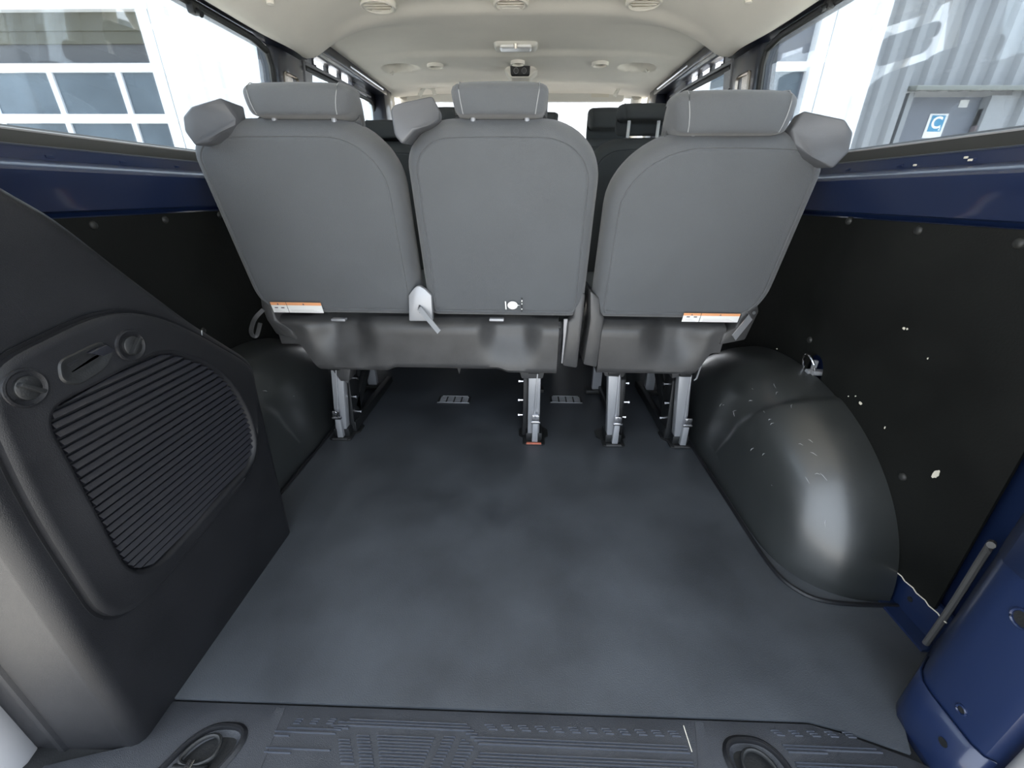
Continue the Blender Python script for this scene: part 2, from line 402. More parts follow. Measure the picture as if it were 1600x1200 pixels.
# ================================================================== side lining boards (black) with screws and chips
def board(sx, side, lab):
    t = thing('lining_board', (sx*.9, 1.2, .4), lab, 'side panel')
    b = MB()
    xs = lambda z: sx*(.872+(.812-z)*.060)
    P = [(.60, .812), (2.05, .806), (2.05, .02), (.80, .02), (.70, .085), (.61, .085)] if sx > 0 else [(.50, .812), (2.05, .806), (2.05, .02), (.50, .02)]
    K = 14; poly = []
    b.prism([(xs(z), y, z) for y, z in P], (sx*.006, 0, 0), .0008)
    brd = b.build('board', 'board', t, smooth=False)
    # lashing-ring pocket
    if sx > 0:
        c = MB(); q = at(1270, 578, x=.893)
        c.loft([[(xx, q.y+.036*math.cos(a), q.z+.046*math.sin(a)) for a in [2*math.pi*k/24 for k in range(24)]] for xx in (.85, .95)])
        cut(brd, c)
    return t, xs
def screws(t, sx, xs, pts, r=.009):
    for y, z in pts:
        x = xs(z); b = MB(); b.tube([(x+sx*.004, y, z), (x-sx*.001, y, z), (x-sx*.004, y, z), (x-sx*.0055, y, z)], [r*1.1, r*1.05, r*.8, r*.25], 14)
        b.build('screw_head', 'rubber', t)
tR, xR = board(1, 'right', 'black hardboard lining on the right side wall, with chipped spots')
tL, xL = board(-1, 'left', 'black hardboard lining on the left side wall, mostly in shadow')
def yz(px, py, X): q = at(px, py, x=X); return (q.y, q.z)
screws(tR, 1, xR, [yz(1327, 345, .873), yz(1435, 360, .873), yz(1593, 380, .874), yz(1412, 745, .905), yz(1266, 531, .893)])
screws(tL, -1, xL, [yz(145, 352, -.874), yz(257, 343, -.874), yz(342, 336, -.874), yz(318, 517, -.89)])
def blob(b, c, n, sx, sy, sz, seed):
    rr = random.Random(seed); pts = []
    for k in range(9):
        a = 2*math.pi*k/9; q = .7+.6*rr.random(); pts.append((0, math.cos(a)*sy*q, math.sin(a)*sz*q))
    b.prism([(c[0], c[1]+p[1], c[2]+p[2]) for p in pts], (-n*.0012, 0, 0))
b = MB()
for i, (px, py, s1, s2) in enumerate([(1413, 513, .003, .003), (1418, 514, .002, .002), (1345, 630, .004, .004), (1337, 619, .002, .002), (1326, 619, .0015, .0015), (1461, 742, .004, .009), (1466, 740, .003, .008), (1597, 822, .006, .006), (1383, 668, .0012, .003), (1450, 560, .0012, .002), (1214, 545, .003, .002)]):
    X = .899; q = at(px, py, x=X)
    for _ in range(3): X = xR(q.z); q = at(px, py, x=X-.001)
    blob(b, q, 1, 1, s1, s2, i)
b.build('paint_chip', 'chip', tR, smooth=False, split=True)
b = MB(); q0 = at(1398, 905, x=.914); q1 = at(1472, 985, x=.914)
b.tube([(xR(.086)-.002, q0.y+(q1.y-q0.y)*k/12, .086+.002*math.sin(k*2.1)) for k in range(13)], .0013, 6); b.build('frayed_edge', 'chip', tR)
b = MB(); q = at(278, 427, x=-.89); b.tube([(q.x+.001, q.y-.006, q.z+.012), (q.x+.001, q.y+.006, q.z-.012)], .0012, 5); b.build('scratch', 'chip', tL)
# chips on the blue belt
b = MB()
for i, (px, py, s1, s2) in enumerate([(1333, 294, .0015, .002), (1397, 293, .005, .004), (1465, 288, .004, .005), (1517, 250, .004, .002), (1510, 246, .003, .002), (1430, 258, .003, .002)]):
    q = at(px, py, x=.847 if py > 270 else .8655); b.box((q.x-.0006, q.y, q.z), (.004, s1*2, s2*2), .0012)
b.build('paint_chip', 'chip', bpy.data.objects['wall_right'], smooth=False, split=True)
# ring inside the pocket of the right board
t = thing('lashing_ring', (.90, 1.16, .40), 'small steel lashing ring in a blue pocket on the right wall above the wheel arch', 'ring')
q = at(1262, 573, x=.885)
b = MB(); b.tube([(.888-.012*math.sin(a), q.y+.027*math.cos(a), q.z+.036*math.sin(a)) for a in [2*math.pi*k/28 for k in range(28)]], .0035, 8, closed=True); b.build('ring', 'chrome', t)
b = MB(); b.cyl((.882, q.y-.006, q.z-.014), (.93, q.y-.006, q.z-.014), .009, 12); b.box((.90, q.y-.004, q.z+.002), (.012, .010, .04), .003); b.cyl((.884, q.y-.028, q.z-.008), (.93, q.y-.028, q.z-.008), .007, 6); b.build('bolt', 'steel', t)

# ================================================================== wheel arches
def arch(sx, lab):
    t = thing('wheel_arch_cover', (sx*.82, 1.22, 0), lab, 'wheel arch')
    a, h, cy = .53, .405, 1.22
    N = 160; prof = [(None, 0), (.88, .002), (.85, .006), (.822, .013), (.797, .024), (.775, .038), (.755, .056), (.738, .078), (.724, .104), (.714, .135), (.708, .17), (.705, .22)]
    loops = []
    for x, d in prof:
        L = []
        for k in range(N+1):
            th = math.pi*k/N; e = .95
            cs, sn = math.cos(th), math.sin(th)
            ee = (a-d)*(abs(cs)**e)*(1 if cs >= 0 else -1); zz = max(0, (h-d)*(sn**e))
            yy = cy-ee
            dip = 0
            if abs(yy-1.06) < .03 and d < .08 and zz > .2: dip = .0
            step = .007*smooth01((yy-(1.0+.12*min(1, d/.2)))/.022)
            L.append((sx*(x+step*min(1, d/.06) if x else .871+(.812-zz)*.060), yy, max(0, zz-step*(1-min(1, d/.1)))))
        loops.append(L)
    loops.append([(sx*.705, cy-(cy-p[1])*.45, p[2]*.45) for p in loops[-1]])
    b = MB(); b.loft(loops, False, False, closed=False)
    # inner face remainder
    L = loops[-1]; b.add(L, [tuple(range(len(L)))])
    b.build('cover', 'arch', t, angle=50)
    rr = random.Random(11)
    def surf(k, q):
        k0 = int(k); q0 = int(q); a_, b_ = Vector(loops[k0][q0]), Vector(loops[k0+1][q0]); c_, d_ = Vector(loops[k0][q0+1]), Vector(loops[k0+1][q0+1])
        return a_.lerp(b_, k-k0).lerp(c_.lerp(d_, k-k0), q-q0)
    b = MB()
    for i in range(22 if sx > 0 else 6):
        k, q = 4+6*rr.random(), 22+60*rr.random(); dk, dq = (rr.random()-.5)*.9, (rr.random()-.5)*5
        b.tube([surf(k, q)-Vector((sx*.0004, 0, -.0004)), surf(k+dk*.5+.02, q+dq*.5+.3)-Vector((sx*.0006, 0, -.0006)), surf(k+dk, q+dq)-Vector((sx*.0004, 0, -.0004))], [.0003, .0009, .0003], 5)
    b.build('scuff_mark', 'stitch', t, split=True)
    # flange lip on the mat
    pts = [(sx*.694, y, .004) for y in (1.9, 1.6, 1.3, 1.0, .85)]+[(sx*x, y, .004) for x, y in ((.697, .79), (.705, .745), (.722, .715), (.75, .693), (.80, .682), (.87, .680), (.93, .680))]
    b = MB(); b.tube(catmull(pts, 5), .0055, 6); b.build('flange', 'trim', t)
    return t
arch(1, 'scuffed black plastic wheel arch cover on the right, with a broad sheen')
arch(-1, 'black plastic wheel arch cover on the left, half hidden behind the grille trim')

# ================================================================== bare blue rear pillar (right)
b = MB()
prof = [(.97, .60), (.93, .583), (.84, .520), (.785, .482), (.768, .468), (.758, .452), (.755, .43), (.754, .365), (.758, .352), (.768, .346), (.80, .342), (.90, .335), (.99, .335)]
b.loft([[(x+(.0 if z > .05 else -.01), y, z) for x, y in prof] for z in (-.08, .1, .3, .5, .75)]+[[(x+.06, y+.06, 1.33) for x, y in prof]], False, False, closed=False)
pr_ = b.build('trim_3', 'blue', kind='structure', angle=30)
md = pr_.modifiers.new('s', 'SOLIDIFY'); md.thickness = .004; md.offset = 0
for z0, z1, dy in ((-.08, .105, .0), (.385, .75, .0)):
    b = MB(); prof2 = [(.80, .498), (.766, .474), (.752, .455), (.748, .43), (.747, .365), (.752, .349), (.764, .342)]
    b.loft([[(x+.001, y, z) for x, y in prof2] for z in (z0, (z0+z1)/2, z1)], False, False, closed=False)
    ls = b.build('overlap_sheet', 'blue', pr_, angle=30); md = ls.modifiers.new('s', 'SOLIDIFY'); md.thickness = .003; md.offset = 0
b = MB()
for px, py, r in ((1596, 968, .011), (1501, 1109, .0055), (1478, 1160, .007)):
    q = at(px, py, x=.750); xx = .7525 if py < 1120 else .7455
    b.cyl((xx, q.y, q.z), (xx-.0008, q.y, q.z), r, 20)
b.build('hole', 'black', pr_, split=True)
b = MB()
for px, py, r in ((1596, 968, .0135), (1501, 1109, .0068)):
    q = at(px, py, x=.751)
    b.tube([(.752, q.y+r*math.cos(a), q.z+r*math.sin(a)) for a in [2*math.pi*k/20 for k in range(20)]], .0022, 6, closed=True)
b.build('pressed_rim', 'blue', pr_, split=True)
b = MB(); b.tube(catmull([(.915, .590, .0), (.915, .588, .12), (.910, .586, .24), (.895, .576, .30), (.87, .558, .315)], 5), .006, 8)
t = b.build('rubber_strip', 'strip_d', label='dark grey rubber strip running up behind the bare blue rear pillar', cat='rubber strip')
b = MB(); b.tube([(.775, .318, -.12), (.775, .318, .1), (.778, .32, .4), (.79, .33, .7)], [.019]*4, 12)
b.build('trim_13', 'strip', kind='structure')
b = MB(); b.tube([(.815, .300, -.12), (.815, .300, .1), (.82, .30, .5)], [.022]*3, 12)
b.build('trim_14', 'rubber', kind='structure')
b = MB(); b.tube([(.870, .275, -.12), (.870, .275, .1), (.875, .28, .5)], [.030]*3, 12)
b.build('trim_16', 'strip', kind='structure')
# blue side rail beside the mat, right rear
b = MB(); b.prism([(.895, .575, .001), (.955, .575, .001), (.955, .73, .001), (.895, .73, .001)], (0, 0, .005)); 
b.box((.935, .65, .045), (.01, .16, .09), .003); b.build('trim_15', 'blue', kind='structure')
b = MB()
for y in (.60, .665): b.cyl((.931, y, .045), (.928, y, .045), .006, 12)
b.build('hole', 'black', bpy.data.objects['trim_15'], split=True)

# ================================================================== left quarter trim with hatch and grille
t = thing('quarter_trim_panel', (-.75, .6, 0), 'tall black moulded trim panel in the left rear corner, with a removable grille hatch', 'trim panel')
sil = [(.45, -.13), (.40, -.125), (.365, -.09), (.36, -.02), (.36, .3), (.362, .55), (.35, .85), (.35, 1.15), (.42, 1.13), (.47, .98), (.544, .880), (.601, .828), (.666, .746), (.753, .640), (.83, .562), (.876, .515), (.893, .478), (.887, .40), (.878, .25), (.862, -.02), (.855, -.09), (.82, -.125), (.75, -.13), (.60, -.13), (.5, -.13)]
L2 = resample([Vector(p[:2]) for p in catmull([(y, z, 0) for y, z in sil], 6, True)], 200)
FX = -.582
def frT(y, z, d):
    lean = -.02*smooth01((z-.55)/.5)*(z > .55)
    return (FX-d+lean, y+(.10*d if y > .7 else 0), z-(.10*d if z > .45 and y > .45 else 0))
b = MB(); pillow(b, L2, frT, [(.020, 0), (.012, .0018), (.005, .007), (0, .017), (0, .021), (-.002, .05), (-.004, .16), (-.004, .36)], 0, back=False)
b.build('panel_shell', 'trim', t, angle=60)
# rear-edge moulding steps
b = MB(); b.loft([[(x-.06*(z > 1), y, z) for x, y in ((-.70, .366), (-.712, .352), (-.722, .352), (-.728, .375))] for z in (-.05, .3, .7, 1.2)], False, False, closed=False)
b.build('edge_lip', 'trim', t)
b = MB(); b.tube([(-.80, .335, -.08), (-.802, .338, .3), (-.82, .345, .7), (-.84, .36, 1.1)], .042, 14); b.build('trim_4', 'strip', kind='structure')
# hatch
ho = round_poly([(.398, .262), (.395, .50), (.412, .668), (.60, .700), (.700, .655), (.868, .500), (.868, .44), (.815, .262), (.455, .222)], [.05, .08, .06, .07, .08, .05, .06, .09, .06], 8)
gi = round_poly([(.462, .300), (.462, .592), (.660, .606), (.775, .520), (.815, .385), (.797, .290), (.50, .268)], [.04, .03, .04, .09, .06, .05, .035], 8)
NH = 140
def ring_at(L, n=NH):
    cen = Vector((.63, .45)); L = resample(L, 400); out = []
    angs = [(math.atan2(p.y-cen.y, p.x-cen.x), p) for p in L]
    for k in range(n):
        a = -math.pi+2*math.pi*(k+.5)/n; out.append(min(angs, key=lambda q: abs(q[0]-a))[1])
    return out
HO, GI = ring_at(ho), ring_at(gi)
def lp(L, x): return [(x, p.x, p.y) for p in L]
hx = FX+.001
b = MB()
b.loft([lp(inset(HO, -.004), hx-.002), lp(inset(HO, -.004), hx+.0005), lp(inset(HO, .001), hx-.001), lp(inset(HO, .002), hx+.007), lp(inset(HO, .007), hx+.010), lp(inset(HO, .014), hx+.011),
        lp(inset(GI, -.016), hx+.009), lp(inset(GI, -.011), hx+.011), lp(inset(GI, -.006), hx+.010), lp(inset(GI, -.001), hx+.002), lp(GI, hx-.001)], False, False)
hatch = b.build('hatch_cover', 'trim', t, angle=50)
KN = [at(41, 606, x=FX+.012), at(205, 540, x=FX+.012)]
b = MB(); hp = at(133, 567, x=FX+.01)
# handle scoop and knob dishes are cut after giving the cover some thickness
b = MB()
z0, z1, ns = .274, .604, 25
def span(z):
    ys = []
    for i in range(len(gi)):
        a, c = gi[i], gi[(i+1) % len(gi)]
        if (a.y-z)*(c.y-z) < 0: ys.append(a.x+(c.x-a.x)*(z-a.y)/(c.y-a.y))
    return (min(ys), max(ys)) if len(ys) > 1 else None
for i in range(ns):
    za = z0+(z1-z0)*i/ns; zb = za+.70*(z1-z0)/ns; s1 = span(za+.001); s2 = span(zb-.001)
    if not s1 or not s2: continue
    (a0, a1), (c0, c1) = s1, s2
    b.hexa([(hx-.002, a0, za), (hx-.002, a1, za), (hx+.0085, a1, za+.0030), (hx+.0085, a0, za+.0030), (hx-.002, c0, zb), (hx-.002, c1, zb), (hx+.0030, c1, zb), (hx+.0030, c0, zb)])
b.build('vent_grille', 'grille', hatch, smooth=False)
for k, (p, ang) in enumerate(zip(KN, (-.75, .75))):
    r = .021
    b = MB(); n = 28
    lo = lambda rr, xx: [(xx, p.y+rr*math.cos(2*math.pi*i/n), p.z+rr*math.sin(2*math.pi*i/n)) for i in range(n)]
    b.loft([lo(r*1.25, hx+.010), lo(r*1.2, hx+.0125), lo(r*1.08, hx+.013), lo(r*.92, hx+.0105), lo(r*.5, hx+.0102)], False, True)
    b.build('knob_socket', 'trim', hatch)
    b = MB(); b.tube([(hx+.010, p.y, p.z), (hx+.0145, p.y, p.z), (hx+.0155, p.y, p.z)], [r*.72, r*.72, r*.66], 24)
    d = Vector((0, math.cos(ang), math.sin(ang)))
    rot = Matrix(((1, 0, 0), (0, math.cos(ang), -math.sin(ang)), (0, math.sin(ang), math.cos(ang))))
    b.box((hx+.018, p.y, p.z), (.010, r*1.35, .0055), .0015, rot)
    b.build('turn_knob', 'black', hatch)
# handle scoop: raised lip with a hollow
b = MB(); hs = round_poly([(hp.y-.036, hp.z-.010), (hp.y-.020, hp.z-.021), (hp.y+.020, hp.z-.014), (hp.y+.042, hp.z+.004), (hp.y+.030, hp.z+.018), (hp.y-.030, hp.z+.012)], .008, 5)
def fh(y, z, d): return (hx+.0105-d, y, z)
L = [Vector(q) for q in hs]
b.loft([[fh(*p, .002) for p in inset(L, -.006)], [fh(*p, -.002) for p in inset(L, -.003)], [fh(*p, -.002) for p in L], [fh(p.x, p.y, .0004) for p in inset(L, .005)], [fh(p.x, p.y, .0006) for p in inset(L, .012)]], False, True)
b.build('finger_scoop', 'black', hatch)
b = MB(); b.prism([fh(hp.y+.004, hp.z+.014, 0), fh(hp.y+.034, hp.z+.017, 0), fh(hp.y+.044, hp.z+.004, 0), fh(hp.y+.022, hp.z+.003, 0)], (.006, 0, -.001), .0015); b.build('finger_catch', 'grille', hatch)
b = MB(); q = at(315, 528, x=FX-.003); b.tube([(q.x+.001, q.y-.006, q.z-.016), (q.x+.001, q.y+.001, q.z-.006), (q.x+.001, q.y-.001, q.z), (q.x+.001, q.y+.005, q.z+.014)], [.001, .0022, .0012, .001], 6); b.build('scratch_mark', 'stitch', t)

# ================================================================== tread plate at the tailgate
t = thing('sill_tread_plate', (0, .36, -.01), 'dark patterned plastic tread plate along the tailgate sill', 'tread plate')
b = MB(); P = [(-.60, .4305), (.584, .4365), (.636, .424), (.722, .393), (.77, .37), (.86, .30), (.86, .17), (-.72, .17), (-.72, .33), (-.59, .365)]
b.prism([(x, y, -.024) for x, y in P], (0, 0, .022), .001)
tp = b.build('plate', 'tread', t, smooth=False)
zt = -.002
wells = []
for px, py, sx in ((316, 1172, -1), (1186, 1196, 1)):
    q = at(px, py, z=zt); wells.append((q, sx))
    c = MB(); pts = round_poly([(q.x-.042, q.y-.075), (q.x+.040, q.y-.075), (q.x+.040, q.y+.030), (q.x-.042, q.y+.030)], .036, 8)
    if sx < 0: pts = [Vector((p.x+(p.y-q.y)*.45+.012, p.y)) for p in pts]
    else: pts = [Vector((p.x-(p.y-q.y)*.25, p.y)) for p in pts]
    I = inset(pts, .012)
    c.loft([[(p.x, p.y, zt+.002) for p in inset(pts, -.003)], [(p.x, p.y, zt-.002) for p in pts], [(p.x, p.y, zt-.008) for p in inset(pts, .007)], [(p.x, p.y, zt-.016) for p in I]])
    cut(tp, c)
    b = MB(); b.loft([[(p.x, p.y, zt+.001) for p in inset(pts, -.012)], [(p.x, p.y, zt+.006) for p in inset(pts, -.007)], [(p.x, p.y, zt+.006) for p in inset(pts, -.003)], [(p.x, p.y, zt-.003) for p in pts]], False, False)
    b.build('well_rim', 'trim', t)
    r = thing('tie_down_ring', (q.x, q.y, zt-.012), 'steel tie-down ring in the %s well of the tread plate' % ('left' if sx < 0 else 'right'), 'ring', 'tie-down rings of the tailgate sill')
    b = MB(); sh = .45 if sx < 0 else -.25
    pts3 = [(q.x+.026*math.cos(a)+sh*.030*math.sin(a)*.6, q.y-.008+.024*math.sin(a)*(1.2 if math.sin(a) > 0 else .6), zt+.002) for a in [2*math.pi*k/28 for k in range(28)]]
    b.tube(pts3, .0036, 8, closed=True); b.build('ring', 'black', r)
    b = MB(); b.cyl((q.x-.030, q.y-.026, zt), (q.x+.024, q.y-.026, zt), .0065, 10); b.build('hinge_bar', 'black', r)
    b = MB(); b.box((q.x-.004, q.y-.030, zt+.003), (.012, .030, .008), .002); b.build('clamp', 'chrome', r)
# raised pattern
def ribset(b, poly, pitch=.0046, h=.0026):
    ys = [p[1] for p in poly]; y = min(ys)+.001
    while y < max(ys)-.002:
        xs = []
        for i in range(len(poly)):
            a, c = poly[i], poly[(i+1) % len(poly)]
            if (a[1]-y)*(c[1]-y) < 0: xs.append(a[0]+(c[0]-a[0])*(y-a[1])/(c[1]-a[1]))
        xs.sort()
        for i in range(0, len(xs)-1, 2):
            x0, x1 = xs[i], xs[i+1]
            if x1-x0 > .004: b.hexa([(x0, y-.0015, zt), (x1, y-.0015, zt), (x1, y+.0015, zt), (x0, y+.0015, zt), (x0+.001, y-.0006, zt+h), (x1-.001, y-.0006, zt+h), (x1-.001, y+.0006, zt+h), (x0+.001, y+.0006, zt+h)])
        y += pitch
def P2(*pts): return [tuple(at(x, y, z=zt)[:2]) for x, y in pts]
b = MB()
ribset(b, P2((547, 1124), (728, 1130), (752, 1152), (1072, 1166), (1079, 1178), (748, 1163), (722, 1142), (520, 1138)))   # long band with a kink
ribset(b, P2((752, 1172), (1082, 1188), (1090, 1215), (725, 1215)))
ribset(b, P2((588, 1147), (682, 1148), (652, 1215), (596, 1215)))
ribset(b, P2((694, 1149), (713, 1150), (682, 1215), (664, 1215)))
ribset(b, P2((722, 1152), (742, 1168), (714, 1215), (696, 1215)))
ribset(b, P2((556, 1143), (577, 1144), (588, 1215), (564, 1215)))
ribset(b, P2((528, 1153), (546, 1150), (555, 1195), (532, 1193)))
ribset(b, P2((430, 1137), (512, 1137), (534, 1125), (548, 1131), (520, 1150), (428, 1150)), .006)
ribset(b, P2((418, 1162), (512, 1165), (520, 1178), (412, 1176)), .006)
ribset(b, P2((1218, 1160), (1360, 1166), (1386, 1180), (1232, 1176)))
ribset(b, P2((1240, 1188), (1398, 1192), (1410, 1215), (1250, 1215)))
b.build('rib_pattern', 'rib', t, smooth=False)
b = MB()
def chev(cx, cy, wd, dx):
    p = P2((cx, cy-6), (cx+wd, cy-5), (cx+wd+dx, cy+7), (cx+dx, cy+6)); 
    ribset(b, p, .0034, .0018)
for i in range(12): chev(753+i*26, 1134+i*.95, 15, 11)
b.build('grip_mark', 'rib', t, smooth=False); b = MB()
for i in range(5): chev(1198+i*28, 1143+i*.8, 14, 16)

b.build('grip_mark', 'rib', t, smooth=False)
for i in range(3):
    b = MB(); ribset(b, P2((466+i*26, 1119), (478+i*26, 1119), (469+i*26, 1131), (457+i*26, 1131)), .0034, .0018); b.build('grip_mark', 'rib', t, smooth=False)
b = MB(); a1 = at(1068, 1134, z=zt); a2 = at(1081, 1175, z=zt); b.tube([(a1.x, a1.y, zt+.0005), (a2.x, a2.y, zt+.0005)], .0008, 6); b.build('worn_edge', 'chip', t)
b = MB()
for poly in (P2((432, 1106), (446, 1106), (402, 1215), (375, 1215)), P2((1086, 1128), (1098, 1128), (1118, 1215), (1092, 1215))):
    b.prism([(x, y, zt-.0004) for x, y in poly], (0, 0, .0012))
b.build('grain_band', 'tread', t, split=True)
# lower sill under tread plate
b = MB(); b.box((0, .25, -.20), (1.9, .35, .33), .01); b.build('trim_5', 'navy', kind='structure')

# ================================================================== heater vents in the floor
for px, lab in ((710, 'flat grey floor vent grid under the wide bench'), (884, 'flat grey floor vent grid right of the third-from-right seat leg')):
    q = at(px, 625, z=.0)
    t = thing('floor_vent', (q.x, q.y, 0), 'flat louvred floor vent left of the seat leg beside the bench gap' if px < 800 else 'flat louvred floor vent between the two middle seat legs', 'floor vent')
    b = MB(); W, D = .074, .036
    b.box((q.x, q.y, .001), (2*W, 2*D, .003), .001); b.build('frame', 'rubber', t)
    b = MB(); b.box((q.x, q.y-D+.003, .004), (2*W-.004, .005, .003), .001)
    b.box((q.x, q.y+D-.003, .004), (2*W-.03, .004, .003), .001)
    for i in range(4):
        for j in range(4): b.box((q.x-.050+i*.0335, q.y-.022+j*.0145, .0035), (.027, .008, .003), .001)
    b.build('louvre', mat_vent if False else 'steel', t)

# ================================================================== SEATS
VY, VZ = -.14/.5385, .52/.5385           # up the backrest
def seat_frame(y0, z0):
    def fr(u, v, d): return (u, y0+VY*v+VZ*d, z0+VZ*v-VY*d)
    return fr
SF = seat_frame(1.272, .497)
def rrect(x0, x1, h, tl, tr, bl, br, crown=.008, n=10):
    P = []
    def corner(cx, cy, rx, ry, a0, a1):
        for k in range(n+1):
            a = a0+(a1-a0)*k/n; P.append(Vector((cx+rx*math.cos(a), cy+ry*math.sin(a))))
    corner(x1-tr[0], h-tr[1], tr[0], tr[1], 0, math.pi/2); 
    for k in range(1, 6): P.append(Vector((x1-tr[0]+(x0+tl[0]-x1+tr[0])*k/6, h)))
    corner(x0+tl[0], h-tl[1], tl[0], tl[1], math.pi/2, math.pi)
    for k in range(1, 6): P.append(Vector((x0, h-tl[1]+(bl[1]-h+tl[1])*k/6)))
    corner(x0+bl[0], bl[1], bl[0], bl[1], math.pi, 1.5*math.pi)
    for k in range(1, 6): P.append(Vector((x0+bl[0]+(x1-br[0]-x0-bl[0])*k/6, 0)))
    corner(x1-br[0], br[1], br[0], br[1], 1.5*math.pi, 2*math.pi)
    for k in range(1, 6): P.append(Vector((x1, br[1]+(h-tr[1]-br[1])*k/6)))
    xm = (x0+x1)/2; W = (x1-x0)/2
    for p in P:
        t = (p.x-xm)/W
        if p.y > h*.6: p.y += crown*(1-t*t)
    return P
def backrest(parent, L2, fr=SF, m='fabric'):
    L2 = resample(L2, 120)
    b = MB(); pillow(b, L2, fr, [(.040, .0), (.0345, .0005), (.032, .0032), (.0295, .0008), (.018, .007), (.008, .020), (.002, .040), (0, .062), (.002, .085), (.012, .104), (.03, .112)], .008)
    return b.build('backrest', m, parent, angle=70)
def label_sticker(parent, x0, x1, v0, v1, fr=SF):
    b = MB()
    def q(u, v, d=-.0100): return fr(u, v, d)
    xm = x0+(x1-x0)*.31
    for a, c in ((x0, xm-.001), (xm+.001, x1)):
        vm = v0+(v1-v0)*.72
        b.prism([q(a, v0), q(c, v0), q(c, vm), q(a, vm)], Vector(q(0, 0, 0))-Vector(q(0, 0, -.001)), 0, 0)
        b.prism([q(a, vm), q(c, vm), q(c, v1), q(a, v1)], Vector(q(0, 0, 0))-Vector(q(0, 0, -.001)), 0, 1)
        # pictogram dashes and triangle
        if c < x0+(x1-x0)*.5:
            for k in (.2, .62): 
                u = a+(c-a)*k; b.prism([q(u, v0+.016, -.0112), q(u+.010, v0+.016, -.0112), q(u+.010, v0+.0195, -.0112), q(u, v0+.0195, -.0112)], Vector((0, .0006, 0)), 0, 2)
        u = (a+c)/2-.004; b.prism([q(u, vm+.002, -.0112), q(u+.006, vm+.002, -.0112), q(u+.003, v1-.002, -.0112)], Vector((0, .0006, 0)), 0, 2)
        for k in range(3):
            vv = v0+.0035+k*.0035; b.prism([q(a+.008, vv, -.0112), q(c-.012-.008*k, vv, -.0112), q(c-.012-.008*k, vv+.0009, -.0112), q(a+.008, vv+.0009, -.0112)], Vector((0, .0006, 0)), 0, 3)
    b.build('warning_label', ['white', 'orange', 'ink', mat('faint_print', (.70, .68, .66), .6)], parent, smooth=False)
def headrest(parent, cx, cz, cy, wid=.25, m='fabric', raised=0, tilt=0, hh=.105, collar=True, stitch='stitch', dep=.085, vs=1.0):
    """rear block with a front pad reaching lower, stitched at both sides"""
    b = MB(); W = wid/2
    # side section of the block (y back -> front, z), lofted across x with rounded ends
    sec = round_poly([(-.045, -.030), (-.052, .003), (-.040, .036), (.02, .043), (dep*.75, .028), (dep*.95, -.02), (dep, -.085), (dep*.62, -.09), (dep*.50, -.036), (.0, -.031)], [.012, .03, .03, .03, .03, .03, .02, .02, .012, .012], 5)
    xs = [(-1.0, .55), (-.985, .72), (-.95, .86), (-.88, .95), (-.78, .99), (-.5, 1.0), (0, 1.01), (.5, 1.0), (.78, .99), (.88, .95), (.95, .86), (.985, .72), (1.0, .55)]
    cen = Vector((.01, .005)); loops = []
    for t_, s in xs:
        L = []
        for p in sec:
            q = cen+(p-cen)*s
            narrow = 1-.11*max(0, (.02-q.y)/.06) if q.x < .03 else 1
            fwd = .022*abs(t_)**3*(1 if q.x < .03 else 0)
            L.append((cx+t_*W*min(1, narrow), cy+q.x+fwd, cz+q.y*vs))
        loops.append(L)
    b.loft(loops); hr = b.build('headrest', m, parent, angle=60)
    if stitch:
        b = MB()
        for s in (-.80, .80):
            pts = []
            for y, z in ((-.040, -.0275), (-.0465, -.018), (-.0495, -.005), (-.049, .006), (-.0455, .019), (-.039, .030), (-.026, .0375), (0, .0405), (.02, .0415)):
                q = cen+(Vector((y, z))-cen)*.995; narrow = 1-.11*max(0, (.02-q.y)/.06)
                pts.append((cx+s*W*min(1, narrow), cy+q.x+.022*.51-.0015, cz+q.y*vs))
            b.tube(pts, .0011, 5)
        b.build('stitching', stitch, hr, split=True)
    if collar:
        for s in (-1, 1):
            b = MB(); x = cx+s*wid*.28
            b.cyl((x, cy+.004, cz-.075-raised), (x, cy+.004, cz-.02), .007, 10, 0)
            b.build('headrest_post', 'post' if raised else 'steel', parent)
            b = MB(); b.tube([(x, cy+.012, cz-.060*vs-raised), (x, cy+.012, cz-.043*vs-raised), (x, cy+.012, cz-.039*vs-raised)], [.018, .018, .014], 14)
            b.build('post_collar', 'base', parent)
    return hr
def belt_guide(parent, pix, crease, sx, Y=1.105, dep=.085):
    rear = []
    for px, py in pix:
        far = (px-crease)*sx < 0
        y = Y+(.05 if far else 0); rear.append(Vector(at(px, py, y=y)))
    b = MB(); d = Vector((0, dep, .01))
    n = len(rear); c = sum(rear, Vector())/n
    front = [p+Vector((0, dep if p.y < Y+.02 else dep*.5, 0))+(c-p)*.06 for p in rear]
    b.hexa(rear+front, .0065, seg=4); return b.build('belt_guide', 'vinyl', parent, angle=50)
